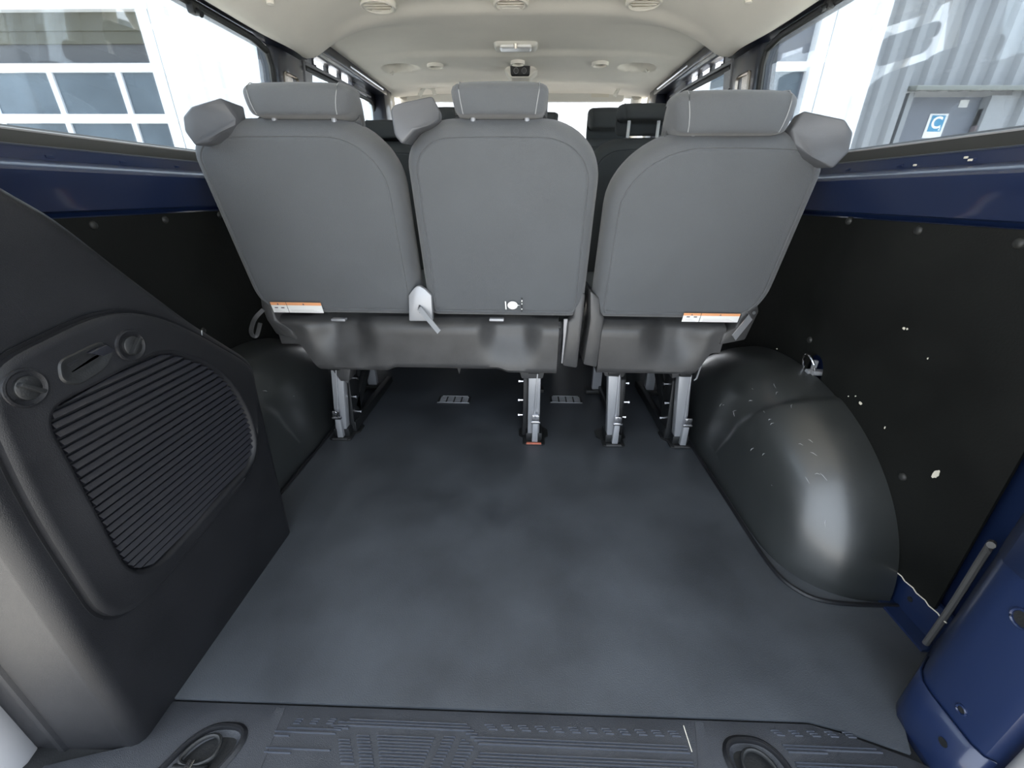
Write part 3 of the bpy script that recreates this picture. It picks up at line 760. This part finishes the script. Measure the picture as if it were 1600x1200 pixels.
def leg(parent, x, ybk=1.335, ztop=.33, lean=0):
    lg = MB(); lg.prism([(x-.022, ybk+.01, .018), (x+.022, ybk+.01, .018), (x+.026+lean, ybk, ztop-.03), (x-.018+lean, ybk, ztop-.03)], (0, .035, 0), .004)
    lg.prism([(x-.019+.016, ybk-.002, .06), (x-.017+.020, ybk-.002, .06), (x+.014+lean*.7, ybk-.006, ztop-.04), (x+.010+lean*.7, ybk-.006, ztop-.04)], (0, .01, 0), .001)
    L = lg.build('leg', 'steel', parent)
    b = MB(); b.box((x+lean, ybk+.015, ztop-.012), (.034, .03, .05), .003); b.build('bracket', 'steel', L)
    b = MB(); b.box((x+lean, ybk-.004, ztop-.035), (.040, .02, .018), .003); b.build('pivot_block', 'black', L)
    b = MB(); b.box((x+.006, ybk-.008, .115), (.026, .016, .026), .003); b.box((x+.006, ybk-.012, .098), (.034, .012, .009), .002); b.cyl((x+.004, ybk-.012, .122), (x+.004, ybk-.018, .122), .005, 8); b.build('latch', 'chrome', L)
    b = MB(); b.prism([(x-.006, ybk-.012, .012), (x+.016, ybk-.012, .012), (x+.016, ybk-.010, .098), (x-.004, ybk-.010, .098)], (0, .018, 0), .002); b.build('locking_strap', 'steel', L)
    b = MB(); b.box((x+.002, ybk+.045, .022), (.062, .075, .036), .008); b.build('foot', 'black', L)
    return L
def mech(parent, x, s=1):
    """folding linkage between the rear and the front leg"""
    b = MB()
    b.prism([(x-.012, 1.375, .02), (x-.012, 1.40, .24), (x-.012, 1.50, .33), (x-.012, 1.46, .05)], (.022, 0, 0), .004)
    b.prism([(x-.010, 1.42, .10), (x-.010, 1.76, .32), (x-.010, 1.80, .30), (x-.010, 1.45, .06)], (.020, 0, 0), .004)
    b.prism([(x-.014, 1.38, .005), (x-.014, 1.86, .005), (x-.014, 1.86, .035), (x-.014, 1.38, .05)], (.028, 0, 0), .004)
    b.build('folding_linkage', 'black', parent)
    b = MB()
    for y, z in ((1.40, .15), (1.42, .075), (1.44, .21)):
        b.tube([(x+s*.010, y, z), (x+s*.024, y, z), (x+s*.0245, y, z), (x+s*.030, y, z)], [.005, .005, .008, .008], 8)
    b.build('pivot_bolt', 'chrome', parent, split=True)
def front_leg(parent, x):
    b = MB(); b.box((x, 1.80, .17), (.042, .03, .32), .004); L = b.build('leg', 'steel', parent)
    b = MB(); b.box((x, 1.79, .012), (.10, .05, .018), .004); b.build('foot', 'rubber', L)
def smoothbump(x, c, w1, w2):
    return smooth01((x-(c-w2))/(w2-w1))*(1-smooth01((x-(c+w1))/(w2-w1)))
def base_cover(parent, x0, x1, bumps, zbot, ztop=.497, y0=1.262, N=60, lowend=None):
    """rear facing moulded cover under the cushion; bumps = (centre, inner half width, outer half width)"""
    b = MB()
    rows = [0, .06, .12, .2, .3, .4, .5, .6, .7, .8, .87, .92, .96, .985, 1.0]
    def f(i, j):
        x = x0+(x1-x0)*i/(N-1); t = rows[j]
        zb = zbot(x); z = zb+(ztop-zb)*t; g = sum(smoothbump(x, *bb) for bb in bumps)
        y = y0+.012*(1-t)
        e = max(0, (t-.80)/.20); y += .040*e*e                                   # rounded top edge
        y += .048*g*smooth01((t-.05)/.75)                                          # scooped channel, deepest at the top
        if t < .05: y += .01
        z -= .004*g*e
        return (x, y, z)
    vs = [f(i, j) for i in range(N) for j in range(len(rows))]; nr = len(rows)
    fs = [(i*nr+j, (i+1)*nr+j, (i+1)*nr+j+1, i*nr+j+1) for i in range(N-1) for j in range(nr-1)]
    b.add(vs, fs)
    # top, underside and ends
    o = len(b.v); 
    for i in range(N):
        a = vs[i*nr+nr-1]; c = vs[i*nr]; b.v += [(a[0], a[1]+.14, a[2]), (c[0], c[1]+.10, c[2]+.002)]
    for i in range(N-1):
        b.f.append((i*nr+nr-1, (i+1)*nr+nr-1, o+2*(i+1), o+2*i)); b.f.append((i*nr, o+2*i+1, o+2*i+3, (i+1)*nr)); b.m += [0, 0]
    for i in (0, N-1):
        b.f.append(tuple(i*nr+j for j in range(nr))+(o+2*i, o+2*i+1)); b.m.append(0)
    return b.build('base_cover', 'base', parent, angle=45)
def bar_poly(parent, name, m, pix, Y, d, bev=.004):
    b = MB(); b.prism([at(px, py, y=Y) for px, py in pix], (0, d, 0), bev); return b.build(name, m, parent)
def strap(parent, name, pts, wd, m='steel'):
    b = MB(); pts = [Vector(p) for p in pts]; n = len(pts); vs = []; fs = []
    for i, p in enumerate(pts):
        a = pts[max(0, i-1)]; c = pts[min(n-1, i+1)]; d = (c-a).normalized(); s = d.cross(Vector((0, 1, 0))).normalized()
        for w_, h in ((-1, 0), (1, 0), (1, 1), (-1, 1)): vs.append(p+s*w_*wd/2+Vector((0, .004*h, 0)))
    for i in range(n-1):
        for k in range(4): fs.append((i*4+k, i*4+(k+1) % 4, i*4+4+(k+1) % 4, i*4+4+k))
    fs += [(3, 2, 1, 0), tuple(n*4-4+k for k in range(4))]
    b.add(vs, fs); return b.build(name, m, parent)

H = .527
# ---- the wide bench: left and middle places
bench = thing('bench_seat', (-.27, 1.5, 0), 'wide two-place grey folding bench with two backrests, left of the gap', 'seat')
backrest(bench, rrect(-.797, -.268, H, (.10, .085), (.16, .15), (.075, .10), (.03, .03)))
backrest(bench, rrect(-.251, .245, H, (.115, .10), (.145, .125), (.03, .04), (.04, .06)))
label_sticker(bench, -.735, -.575, .022, .058)
headrest(bench, -.492, 1.057, 1.172, .265)
headrest(bench, -.010, 1.058, 1.172, .232)
belt_guide(bench, [(284, 182), (297, 166), (347, 152), (372, 184), (370, 199), (346, 207), (328, 222), (304, 228), (287, 205)], 352, -1)
belt_guide(bench, [(609, 172), (616, 162), (675, 149), (688, 174), (687, 190), (668, 196), (647, 204), (628, 226), (616, 212)], 674, -1)
def zb1(x):
    k = smooth01((x+.69)/.055); z = .400*(1-k)+.312*k
    k2 = smoothbump(x, -.20, .22, .26); return z+.014*k2*0+(.012*smoothbump(x, -.20, .17, .21))
base_cover(bench, -.745, .168, [(-.535, .03, .12), (.012, .035, .115)], zb1, N=100)
# pan under the cushions and cross tube
b = MB(); b.box((-.28, 1.62, .395), (.84, .42, .12), .02); b.build('seat_pan', 'black', bench)
b = MB(); b.box((-.28, 1.64, .50), (1.0, .44, .12), .04); b.build('cushion', 'fabric_dark', bench)
b = MB(); b.cyl((-.62, 1.80, .318), (.22, 1.80, .318), .012, 10); b.build('cross_tube', 'steel', bench)
# centre hinge bracket, end covers, gap cover
bar_poly(bench, 'hinge_bracket', 'steel', [(639, 502), (638, 462), (645, 452), (651, 447), (656, 447), (664, 452), (674, 462), (676, 502)], 1.235, .02, .004)
p0, p1 = at(655, 482, y=1.222), at(686, 519, y=1.18)
strap(bench, 'release_lever', [p0+Vector((0, .015, .002)), p0, p0.lerp(p1, .5), p1], .015)
b = MB(); q = at(656, 483, y=1.232); b.box(q, (.004, .004, .024)); b.build('slot', 'black', bench)
bar_poly(bench, 'hinge_cover', 'base', [(887, 503), (896, 497), (898, 463), (908, 456), (915, 460), (902, 576), (879, 572)], 1.262, .12, .007)
bar_poly(bench, 'hinge_rod', 'strip', [(881, 499), (887, 499), (884, 530), (880, 568), (877, 568), (880, 530)], 1.272, .01, .001)
bar_poly(bench, 'hinge_cover', 'base', [(404, 452), (424, 470), (431, 500), (448, 510), (457, 518), (464, 532), (431, 523), (416, 500), (407, 478)], 1.262, .12, .008)
cr = catmull([at(411, 484, y=1.23), at(398, 498, y=1.215), at(392, 515, y=1.215), at(394, 524, y=1.215), at(401, 524, y=1.225), at(406, 505, y=1.24)], 5)
strap(bench, 'pull_strap', cr, .012, 'base')
strap(bench, 'pull_strap', [at(538, 575, y=1.36), at(533, 590, y=1.355), at(540, 596, y=1.35), at(546, 580, y=1.36)], .02, 'base')
b = MB(); b.box(at(530, 499, y=1.262), (.045, .02, .008), .002); b.box(at(776, 499, y=1.262), (.045, .02, .008), .002); b.build('carpet_tab', 'steel', bench, split=True)
for x, l in ((-.640, .030), (.100, -.006)):
    leg(bench, x, ztop=.335, lean=l); mech(bench, x+(.032 if x < 0 else -.030), 1 if x < 0 else -1)
for x in (-.67, .105): front_leg(bench, x)
b = MB(); b.prism([at(810, 575, y=1.33), at(853, 572, y=1.33), at(848, 592, y=1.33), at(815, 592, y=1.33)], (0, .07, 0), .004)
b.prism([at(515, 573, y=1.33), at(548, 575, y=1.33), at(545, 596, y=1.33), at(532, 596, y=1.33)], (0, .07, 0), .004); b.build('leg_shroud', 'base', bench, split=True)
b = MB(); q = at(717, 572, y=1.32); b.prism([q+Vector((-.008, 0, 0)), q+Vector((.008, 0, 0)), q+Vector((.0, 0, -.03))], (0, .02, 0)); b.build('hook', 'black', bench)
# hanging loop and slit patch of the middle backrest
b = MB(); cen = at(801, 475, y=1.252)
pc = (cen.x, .022+.012)
def q2(u, v, d=-.0115): return SF(u, v, d)
uu, vv = cen.x, (cen.z-.497)/VZ
b.prism([q2(uu+.0155*math.cos(a), vv+.0135*math.sin(a)) for a in [2*math.pi*k/24 for k in range(24)]], (0, .003, 0), .0004)
b.prism([q2(uu-.0235, vv+.013), q2(uu-.020, vv+.013), q2(uu-.0185, vv-.014), q2(uu-.022, vv-.014)], (0, .003, 0)); 
b.prism([q2(uu+.008, vv-.001), q2(uu+.023, vv), q2(uu+.008, vv+.004)], (0, .003, 0))
b.build('fabric_cutout', 'white', bench)
b = MB(); b.prism([q2(uu+.027, vv-.022), q2(uu+.0295, vv-.022), q2(uu+.0295, vv+.026), q2(uu+.027, vv+.026)], (0, .003, 0)); b.build('slit', 'black', bench)
b = MB()
for dv, hh in ((.006, .004), (-.012, .003), (.016, .006)): b.prism([q2(uu+.0268, vv+dv-hh/2, -.012), q2(uu+.0297, vv+dv-hh/2, -.012), q2(uu+.0297, vv+dv+hh/2, -.012), q2(uu+.0268, vv+dv+hh/2, -.012)], (0, .002, 0))
b.build('bright_hook', 'white', bench, split=True)

# ---- the single seat on the right
single = thing('single_seat', (.53, 1.5, 0), 'single grey folding seat right of the gap, with its own headrest and belt guide', 'seat')
backrest(single, rrect(.270, .797, H-.022, (.21, .17), (.11, .09), (.035, .05), (.09, .12)))
label_sticker(single, .545, .715, .010, .040)
headrest(single, .536, 1.029, 1.165, .285, vs=1.28)
belt_guide(single, [(1236, 202), (1256, 172), (1322, 186), (1335, 207), (1328, 238), (1302, 264), (1272, 246), (1240, 228)], 1258, 1)
def zb2(x):
    k = smooth01((x-.622)/.045); return .318*(1-k)+.392*k
base_cover(single, .302, .690, [(.535, .018, .115)], zb2, N=40)
b = MB(); b.box((.50, 1.62, .395), (.36, .42, .12), .02); b.build('seat_pan', 'black', single)
b = MB(); b.box((.53, 1.64, .50), (.48, .44, .12), .04); b.build('cushion', 'fabric_dark', single)
bar_poly(single, 'hinge_cover', 'base', [(945, 497), (939, 490), (939, 466), (929, 460), (922, 453), (922, 500), (911, 570), (933, 575)], 1.262, .12, .007)
bar_poly(single, 'hinge_cover', 'base', [(1184, 468), (1161, 485), (1150, 512), (1131, 520), (1124, 540), (1165, 532), (1178, 505), (1187, 487)], 1.262, .12, .008)
p0, p1 = at(1173, 496, y=1.245), at(1147, 528, y=1.20)
strap(single, 'release_lever', [p0+Vector((.004, .02, .006)), p0, p0.lerp(p1, .5), p1], .020)
b = MB(); b.cyl(at(1178, 489, y=1.262), at(1178, 489, y=1.25), .005, 10); b.build('lever_pivot', 'black', single)
for x, l in ((.400, -.028), (.652, -.036)):
    leg(single, x, ztop=.335, lean=l); mech(single, x+(.028 if x < .5 else -.034), 1 if x < .5 else -1)
for x in (.405, .655): front_leg(single, x)
b = MB(); b.prism([at(940, 572, y=1.33), at(983, 574, y=1.33), at(974, 590, y=1.33), at(945, 588, y=1.33)], (0, .07, 0), .004)
b.prism([at(1050, 575, y=1.33), at(1084, 576, y=1.33), at(1079, 584, y=1.33), at(1050, 592, y=1.33)], (0, .07, 0), .004); b.build('leg_shroud', 'base', single, split=True)
b = MB(); b.tube([at(1090, 571, y=1.33), at(1095, 572, y=1.33), at(1088, 592, y=1.33), at(1084, 594, y=1.33)], .003, 6); b.build('wire_loop', 'steel', single)

# ---- floor sockets of the seats
for i, (x, lab) in enumerate(((-.640, 'black floor socket under the leftmost rear leg, beside the left wheel arch'), (.100, 'black floor socket with a reddish tab, under the bench leg next to the vent'),
               (.400, 'black floor socket under the left leg of the single seat'), (.652, 'black floor socket under the rightmost leg, beside the right wheel arch'))):
    t = thing('floor_socket', (x, 1.345, 0), lab, 'floor socket', None)
    b = MB(); b.prism([(x-.040, 1.325, .0), (x-.028, 1.318, 0), (x+.034, 1.318, 0), (x+.044, 1.325, .0), (x+.044, 1.37, 0), (x+.058, 1.385, 0), (x+.058, 1.43, 0), (x+.04, 1.45, 0), (x-.04, 1.45, 0), (x-.056, 1.43, 0), (x-.056, 1.385, 0), (x-.040, 1.37, 0)], (0, 0, .006), .002)
    b.build('base_plate', 'black', t)
    b = MB(); b.box((x+.002, 1.323, .007), (.056, .010, .005), .002); b.build('front_tab', 'red' if i == 1 else 'base', t)

# ---- second row
def row_seat(x0, x1, y0, ztop, hx_, hz, raised, lab, name='passenger_seat', hw=.22, m='fabric_dark', hy=None, posts=True, grp=None, rad=.12, vs=1.0):
    t = thing(name, ((x0+x1)/2, y0, 0), lab, 'seat', grp)
    zb = .42; hgt = (ztop-zb)/VZ; fr = seat_frame(y0, zb)
    backrest(t, rrect(x0, x1, hgt, (rad, rad*.75), (rad, rad*.75), (.03, .03), (.03, .03), .02), fr, m)
    b = MB(); b.box(((x0+x1)/2, y0+.27, .38), (x1-x0, .5, .14), .04); b.build('cushion', m, t)
    b = MB(); b.box(((x0+x1)/2, y0+.22, .155), ((x1-x0)*.8, .3, .31), .01); b.build('seat_base', 'black', t)
    headrest(t, hx_, hz, y0+VY*hgt+.055, hw, m, raised=raised, stitch='fabric_dark' if raised == 0 else 'rubber', collar=posts, vs=vs)
    return t
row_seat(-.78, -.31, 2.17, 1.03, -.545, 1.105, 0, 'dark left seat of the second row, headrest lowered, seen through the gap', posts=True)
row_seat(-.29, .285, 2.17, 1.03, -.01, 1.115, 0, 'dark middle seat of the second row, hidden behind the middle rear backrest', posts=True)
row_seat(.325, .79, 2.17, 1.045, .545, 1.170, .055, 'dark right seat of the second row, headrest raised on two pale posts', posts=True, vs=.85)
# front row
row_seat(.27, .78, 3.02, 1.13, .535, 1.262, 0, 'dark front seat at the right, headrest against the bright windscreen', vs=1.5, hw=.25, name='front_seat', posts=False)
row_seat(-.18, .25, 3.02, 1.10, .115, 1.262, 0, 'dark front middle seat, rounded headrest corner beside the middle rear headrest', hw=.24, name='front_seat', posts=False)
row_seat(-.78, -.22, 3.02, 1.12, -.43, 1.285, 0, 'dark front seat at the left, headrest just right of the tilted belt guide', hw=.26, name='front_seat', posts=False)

# ================================================================== CEILING FITTINGS
def oval(cx, cy, z, rx, ry, n=32): return [(cx+rx*math.cos(2*math.pi*k/n), cy+ry*math.sin(2*math.pi*k/n), z) for k in range(n)]
def ceil_z(x, y):
    k = smooth01((y-1.94)/.09); u = (x/(.805*(1-k)+.772*k)+1)/2; return head(max(0.04, min(.96, u)), (y-.16)/3.06)[2]
def vent(px, py, rad, lab, grp, big=True):
    q = at(px, py, z=1.44); 
    for _ in range(6): zz = ceil_z(q.x, q.y); q = at(px, py, z=zz)
    z = ceil_z(q.x, q.y-rad*.9); z = min(z, ceil_z(q.x, q.y))
    t = thing('air_vent', (q.x, q.y, z), lab, 'air vent', grp)
    b = MB(); b.loft([oval(q.x, q.y, z+.02, rad, rad), oval(q.x, q.y, z-.010, rad, rad), oval(q.x, q.y, z-.014, rad*.94, rad*.94), oval(q.x, q.y, z-.013, rad*.84, rad*.84), oval(q.x, q.y, z-.004, rad*.80, rad*.80)], True, False)
    b.build('bezel', 'liner', t)
    b = MB(); b.loft([oval(q.x, q.y, z-.003, rad*.81, rad*.81), oval(q.x, q.y, z-.0025, rad*.5, rad*.5)], True, True)
    if big:
        rot = Matrix.Rotation(R(35), 3, 'X')
        for k in range(4):
            yy = (-.54+.36*k)*rad; hw = math.sqrt(max(.01*rad*rad, (.74*rad)**2-yy*yy)); b.box((q.x, q.y+yy, z-.007), (2*hw, .013, .002), 0, rot)
    b.build('louvre', 'liner', t)
vent(590, 5, .062, 'round slatted ceiling vent at the left of the row nearest the camera', 'slatted ceiling vents')
vent(798, 5, .062, 'round slatted ceiling vent in the middle of the row nearest the camera', 'slatted ceiling vents')
vent(1007, 0, .062, 'round slatted ceiling vent at the right of the row nearest the camera', 'slatted ceiling vents')
vent(680, 101, .040, 'small round ceiling vent left of the lamp, farther forward', 'small forward ceiling vents', False)
vent(809, 96, .034, 'small round ceiling vent between the lamp and the black control panel', 'small forward ceiling vents', False)
vent(938, 98, .040, 'small round ceiling vent right of the lamp, farther forward', 'small forward ceiling vents', False)
# dome lamp
q = at(806, 78, z=1.436); z = ceil_z(q.x, q.y)
t = thing('ceiling_lamp', (q.x, q.y, z), 'wide white dome lamp on the ceiling centre line', 'lamp')
b = MB(); P = [Vector(p) for p in round_poly([(q.x-.095, q.y-.05), (q.x+.095, q.y-.05), (q.x+.095, q.y+.05), (q.x-.095, q.y+.05)], .03, 6)]
pillow(b, P, lambda x, y, d: (x, y, z-.018+d), [(.014, .0), (.006, .003), (.0, .012), (-.002, .03)]); b.build('housing', 'liner_w', t)
b = MB(); P = [Vector(p) for p in round_poly([(q.x-.070, q.y-.049), (q.x+.070, q.y-.049), (q.x+.070, q.y+.02), (q.x-.070, q.y+.02)], .014, 5)]
pillow(b, P, lambda x, y, d: (x, y, z-.022+d), [(.008, .0), (.002, .003), (0, .010)]); b.build('lens', 'lamp', t)
b = MB(); b.tube([(q.x, q.y-.046, z-.010), (q.x, q.y-.046, z-.026)], [.010, .006], 10); b.build('switch', 'cover', t)
# rear climate control
q = at(811, 112, y=2.56); z = ceil_z(q.x, 2.56)
t = thing('climate_control', (q.x, 2.56, z), 'small black ceiling control panel with two round dials', 'control panel')
fy = 2.53
P = [Vector(p) for p in round_poly([(q.x-.075, .002), (q.x-.04, .026), (q.x+.055, .026), (q.x+.095, .002), (q.x+.055, -.030), (q.x-.04, -.030)], .008, 4)]
b = MB(); pillow(b, P, lambda x, v, d: (x, fy+d+(.0-v)*.35, q.z+v), [(.006, 0), (.002, .002), (0, .006), (0, .10)]); b.build('housing', 'liner', t)
P = [Vector(p) for p in round_poly([(q.x-.044, .022), (q.x+.056, .022), (q.x+.054, -.024), (q.x-.040, -.024)], .010, 4)]
b = MB(); pillow(b, P, lambda x, v, d: (x, fy-.006+d+(.0-v)*.35, q.z+v), [(.002, 0), (.0, .002), (0, .008)]); b.build('face_plate', 'black', t)
for dx in (-.014, .026):
    b = MB(); b.tube([(q.x+dx, fy-.004, q.z-.004), (q.x+dx, fy-.018, q.z-.006)], [.011, .009], 16); b.build('dial', 'black', t)
    b = MB(); b.tube([(q.x+dx+.0115*math.cos(a), fy-.012, q.z-.005+.0115*math.sin(a)) for a in [2*math.pi*k/20 for k in range(20)]], .0015, 6, closed=True); b.build('dial_ring', 'strip', t)
# coat hooks in scooped recesses and front grab handles
for sx, pl, lab in ((-1, (612, 115), 'left'), (1, (1012, 111), 'right')):
    q = at(*pl, x=sx*.66); c = at(635 if sx < 0 else 990, 115, x=sx*.60)
    t = thing('coat_hook', tuple(q), 'coat hook in a scooped ceiling recess on the %s, above the sliding door' % lab, 'hook', 'coat hooks')
    b = MB(); b.tube([q+Vector((0, 0, .012)), q+Vector((0, -.012, -.004)), q+Vector((-sx*.008, -.022, -.008)), q+Vector((-sx*.016, -.020, .004))], [.008, .007, .006, .005], 8); b.build('hook_arm', 'liner_w', t)
for sx, pp in ((-1, [(655, 150), (664, 136), (676, 139), (679, 148)]), (1, [(952, 136), (958, 132), (966, 138), (960, 150)])):
    t = thing('grab_handle', tuple(at(*pp[1], y=3.0)), 'pale grab handle on the front %s roof edge' % ('left' if sx < 0 else 'right'), 'handle', 'front grab handles')
    b = MB(); b.tube(catmull([at(*p, y=2.98) for p in pp], 5), .012, 8); b.build('handle_bar', 'liner_w', t)
for xa, xb, lab in ((-.73, -.02, 'left'), (.10, .66, 'right')):
    t = thing('sun_visor', ((xa+xb)/2, 3.17, 1.40), 'folded pale sun visor at the top of the windscreen, %s one' % lab, 'sun visor', 'sun visors')
    P = [Vector(p) for p in round_poly([(xa, -.028), (xb, -.028), (xb, .022), (xa, .022)], .02, 6)]
    b = MB(); pillow(b, P, lambda x, v, d: (x, 3.14+d-v*.6, 1.425+v), [(.006, 0), (.0, .005), (0, .012), (.006, .018)], .002); b.build('visor', 'liner_w', t)
    if xa > 0:
        b = MB(); b.prism([(.45, 3.138, 1.418), (.56, 3.138, 1.418), (.56, 3.128, 1.436), (.45, 3.128, 1.436)], (0, -.003, 0)); b.build('warning_label', 'chip', t)
t = thing('latch_knob', tuple(at(302, 14, x=-.85)), 'small black latch at the top edge of the left rear side window', 'window latch')
b = MB(); q = at(302, 14, x=-.85); b.box(q, (.02, .03, .025), .006); b.cyl(q, q+Vector((.02, .0, -.012)), .008, 10); b.build('latch', 'black', t)
t = thing('latch_knob', tuple(at(1296, 6, x=.85)), 'small black latch at the top edge of the right rear side window', 'window latch')
b = MB(); q = at(1296, 6, x=.85); b.box(q, (.02, .03, .025), .006); b.cyl(q, q+Vector((-.02, .0, -.012)), .008, 10); b.build('latch', 'black', t)
for sx, px, py in ((-1, 422, 4), (1, 1170, 2), (-1, 368, 31), (1, 1226, 24)):
    q = at(px, py, z=1.34)
    for _ in range(12): q = at(px, py, z=ceil_z(q.x, q.y))
    b = MB(); b.loft([oval(q.x, q.y, q.z+.01, .011, .011, 16), oval(q.x, q.y, q.z-.004, .011, .011, 16), oval(q.x, q.y, q.z-.006, .006, .006, 16)])
    b.build('lining_clip', 'liner', label='%s push clip in the %s edge of the ceiling lining' % ('rear' if abs(px-800) > 390 else 'front', 'left' if sx < 0 else 'right'), cat='clip', group='push clips of the ceiling lining')

# ================================================================== OUTSIDE
GZ = -.56; WY = 5.9
b = MB(); b.box((0, 0, GZ-.05), (60, 60, .1)); b.build('ground', 'ground', smooth=False, kind='structure')
def corrug(name, xa, xb, za, zb, pitch, depth, m, label, cat, Y=WY, fl=.45):
    b = MB(); x = xa; pts = []
    while x < xb:
        pts += [(x, 0), (x+pitch*fl, 0), (x+pitch*(fl+.12), -depth), (x+pitch*.88, -depth)]; x += pitch
    pts.append((x, 0)); b.loft([[(px, Y+py, z) for px, py in pts] for z in (za, zb)], False, False, closed=False)
    return b.build(name, m, smooth=False, label=label, cat=cat)
corrug('corrugated_wall', -4.30, -2.3, GZ, 4.6, .235, .028, 'clad', 'white ribbed metal wall seen through the left rear side window', 'wall', fl=.25)
corrug('corrugated_wall', -2.3, 1.95, GZ, 4.6, .235, .028, 'clad', 'white ribbed metal wall seen through the windscreen', 'wall')
corrug('corrugated_wall', 3.92, 4.39, GZ, 1.96, .24, .065, 'clad_dim', 'ribbed wall strip, greyed for weaker light, left of the grey door with the sign', 'wall')
corrug('corrugated_wall', 5.60, 8.2, GZ, 1.96, .24, .065, 'clad_dim', 'lower ribbed wall, greyed for weaker light, right of the grey door', 'wall')
corrug('corrugated_wall', 3.92, 8.2, 1.96, 4.6, .24, .065, 'clad_dim', 'ribbed wall, greyed for weaker light, rising above the level of the canopy', 'wall')
b = MB(); b.box((3.65, WY+.05, 2.0), (.48, .1, 5.2)); b.box((3.86, WY-.05, 2.0), (.10, .1, 5.2), .01); b.build('corner_post', 'clad', smooth=False, label='plain white corner post between garage door and ribbed wall', cat='post')
b = MB(); b.box((0, WY+.6, 4.0), (18, .6, 1.2)); b.box((0, WY+.35, 1.5), (18, .1, 5.8)); b.build('building_core', 'clad', smooth=False, kind='structure')
def garage(xa, xb, ztop, lab, mull, first, rows, m, header=False):
    t = thing('garage_door', ((xa+xb)/2, WY+.12, GZ), lab, 'garage door')
    b = MB(); b.box(((xa+xb)/2, WY+.14, (ztop+GZ)/2), (xb-xa, .05, ztop-GZ)); b.build('door_leaf', m, t, smooth=False)
    b = MB()
    for z in rows: b.box(((xa+xb)/2, WY+.10, z), (xb-xa, .05, .09 if z != rows[1] else .10))
    x = first
    while x > xa: b.box((x, WY+.104, (rows[0]+GZ)/2), (.07, .045, rows[0]-GZ)); x -= mull
    b.box((xb+.06, WY+.07, (ztop+GZ)/2), (.14, .14, ztop-GZ+.1)); b.box(((xa+xb)/2+.03, WY+.05, ztop+.08), (xb-xa+.24, .12, .18))
    b.build('frame', 'gbar', t, smooth=False)
    x = first+mull
    while x > xa:
        for r0, r1 in zip(rows[1:], rows[:-1]):
            if x-mull+.035 > xa-mull: b2 = MB(); b2.box((max(x-mull/2, xa+.1), WY+.11, (r0+r1)/2), (mull-.07, .015, r1-r0-.09)); 
            if x-mull/2 < xb: 
                w0 = max(xa, x-mull+.035); w1 = min(xb, x-.035)
                if w1 > w0: b2 = MB(); b2.box(((w0+w1)/2, WY+.112, (r0+r1)/2), (w1-w0, .012, r1-r0-.09)); b2.build('pane', 'gpane', t, smooth=False)
        x -= mull
    if header:
        b = MB(); b.box(((xa+xb)/2, WY+.10, ztop-.08), (xb-xa, .04, .20)); b.box(((xa+xb)/2, WY+.11, ztop-.24), (xb-xa, .03, .12)); b.build('header_seal', 'gdark', t, smooth=False)
    return t
garage(-9.2, -4.44, 2.76, 'grey garage door with two rows of panes, seen through the left side window', .87, -4.953, [2.225, 1.70, 1.15, .6], 'garage', True)
garage(1.98, 3.27, 3.4, 'grey-blue garage door with one row of panes, seen beyond the right headrest', 1.29, 1.98, [2.22, 1.63, 1.05], 'door', False)
# personnel door with sign and canopy
t = thing('entrance_door', (5.0, WY+.05, GZ), 'grey-blue door with the blue C sign, under a small canopy', 'door')
b = MB(); b.box((4.93, WY+.10, (1.92+GZ)/2), (.86, .05, 1.92-GZ)); b.build('door_leaf', 'door', t, smooth=False)
b = MB(); b.box((4.475, WY+.05, (1.95+GZ)/2), (.06, .14, 1.95-GZ)); b.box((5.50, WY+.05, (1.92+GZ)/2), (.26, .16, 1.92-GZ)); b.build('frame', 'clad_dim', t, smooth=False)
b = MB(); b.prism([(4.40, WY-.16, 1.945), (5.75, WY-.16, 1.945), (5.75, WY+.08, 1.985), (4.40, WY+.08, 1.985)], (0, 0, .045), .006); b.build('canopy', 'canopy', t, smooth=False)
a1, a2 = at(1538, 160, y=WY), at(1531, 186, y=WY)
b = MB(); b.box((5.395, WY+.045, 1.70), (.05, .08, .22), .01); b.box((5.38, WY+.03, 1.60), (.06, .07, .06), .01); b.build('door_closer', 'ink', t)
b = MB(); q = at(1506, 162, y=WY+.07); b.box((q.x, WY+.072, q.z), (.10, .006, .075)); b.build('notice', 'signw', t, smooth=False)
q = at(1461, 197, y=WY+.07)
s = thing('letter_sign', (q.x, WY+.07, q.z), 'white card with a blue square and white letter C on the grey door', 'sign')
b = MB(); b.box((q.x, WY+.070, q.z), (.215, .006, .25)); b.build('card', mat('card_white', (.75, .75, .75), .5), s, smooth=False)
b = MB(); b.box((q.x, WY+.065, q.z+.025), (.155, .006, .165)); b.build('blue_square', 'signblue', s, smooth=False)
def text(s, size, loc, parent, m):
    cu = bpy.data.curves.new('letter', 'FONT'); cu.body = s; cu.size = size; cu.extrude = .002; cu.offset = size*.02; cu.align_x = 'CENTER'; cu.align_y = 'CENTER'
    o = bpy.data.objects.new('letter', cu); o.rotation_euler = (R(90), 0, 0); o.location = loc; C.objects.link(o)
    bpy.context.view_layer.update(); dg = bpy.context.evaluated_depsgraph_get(); me = bpy.data.meshes.new_from_object(o.evaluated_get(dg)); mw = o.matrix_world.copy()
    bpy.data.objects.remove(o); me.transform(mw); me.materials.clear(); me.materials.append(M[m])
    o = bpy.data.objects.new('letter', me); C.objects.link(o); o.parent = parent; bpy_parent_fix(o, parent); return o
text('C', .17, (q.x-.005, WY+.060, q.z+.028), s, 'white')
text('2', .05, (q.x+.050, WY+.060, q.z-.030), s, 'white')
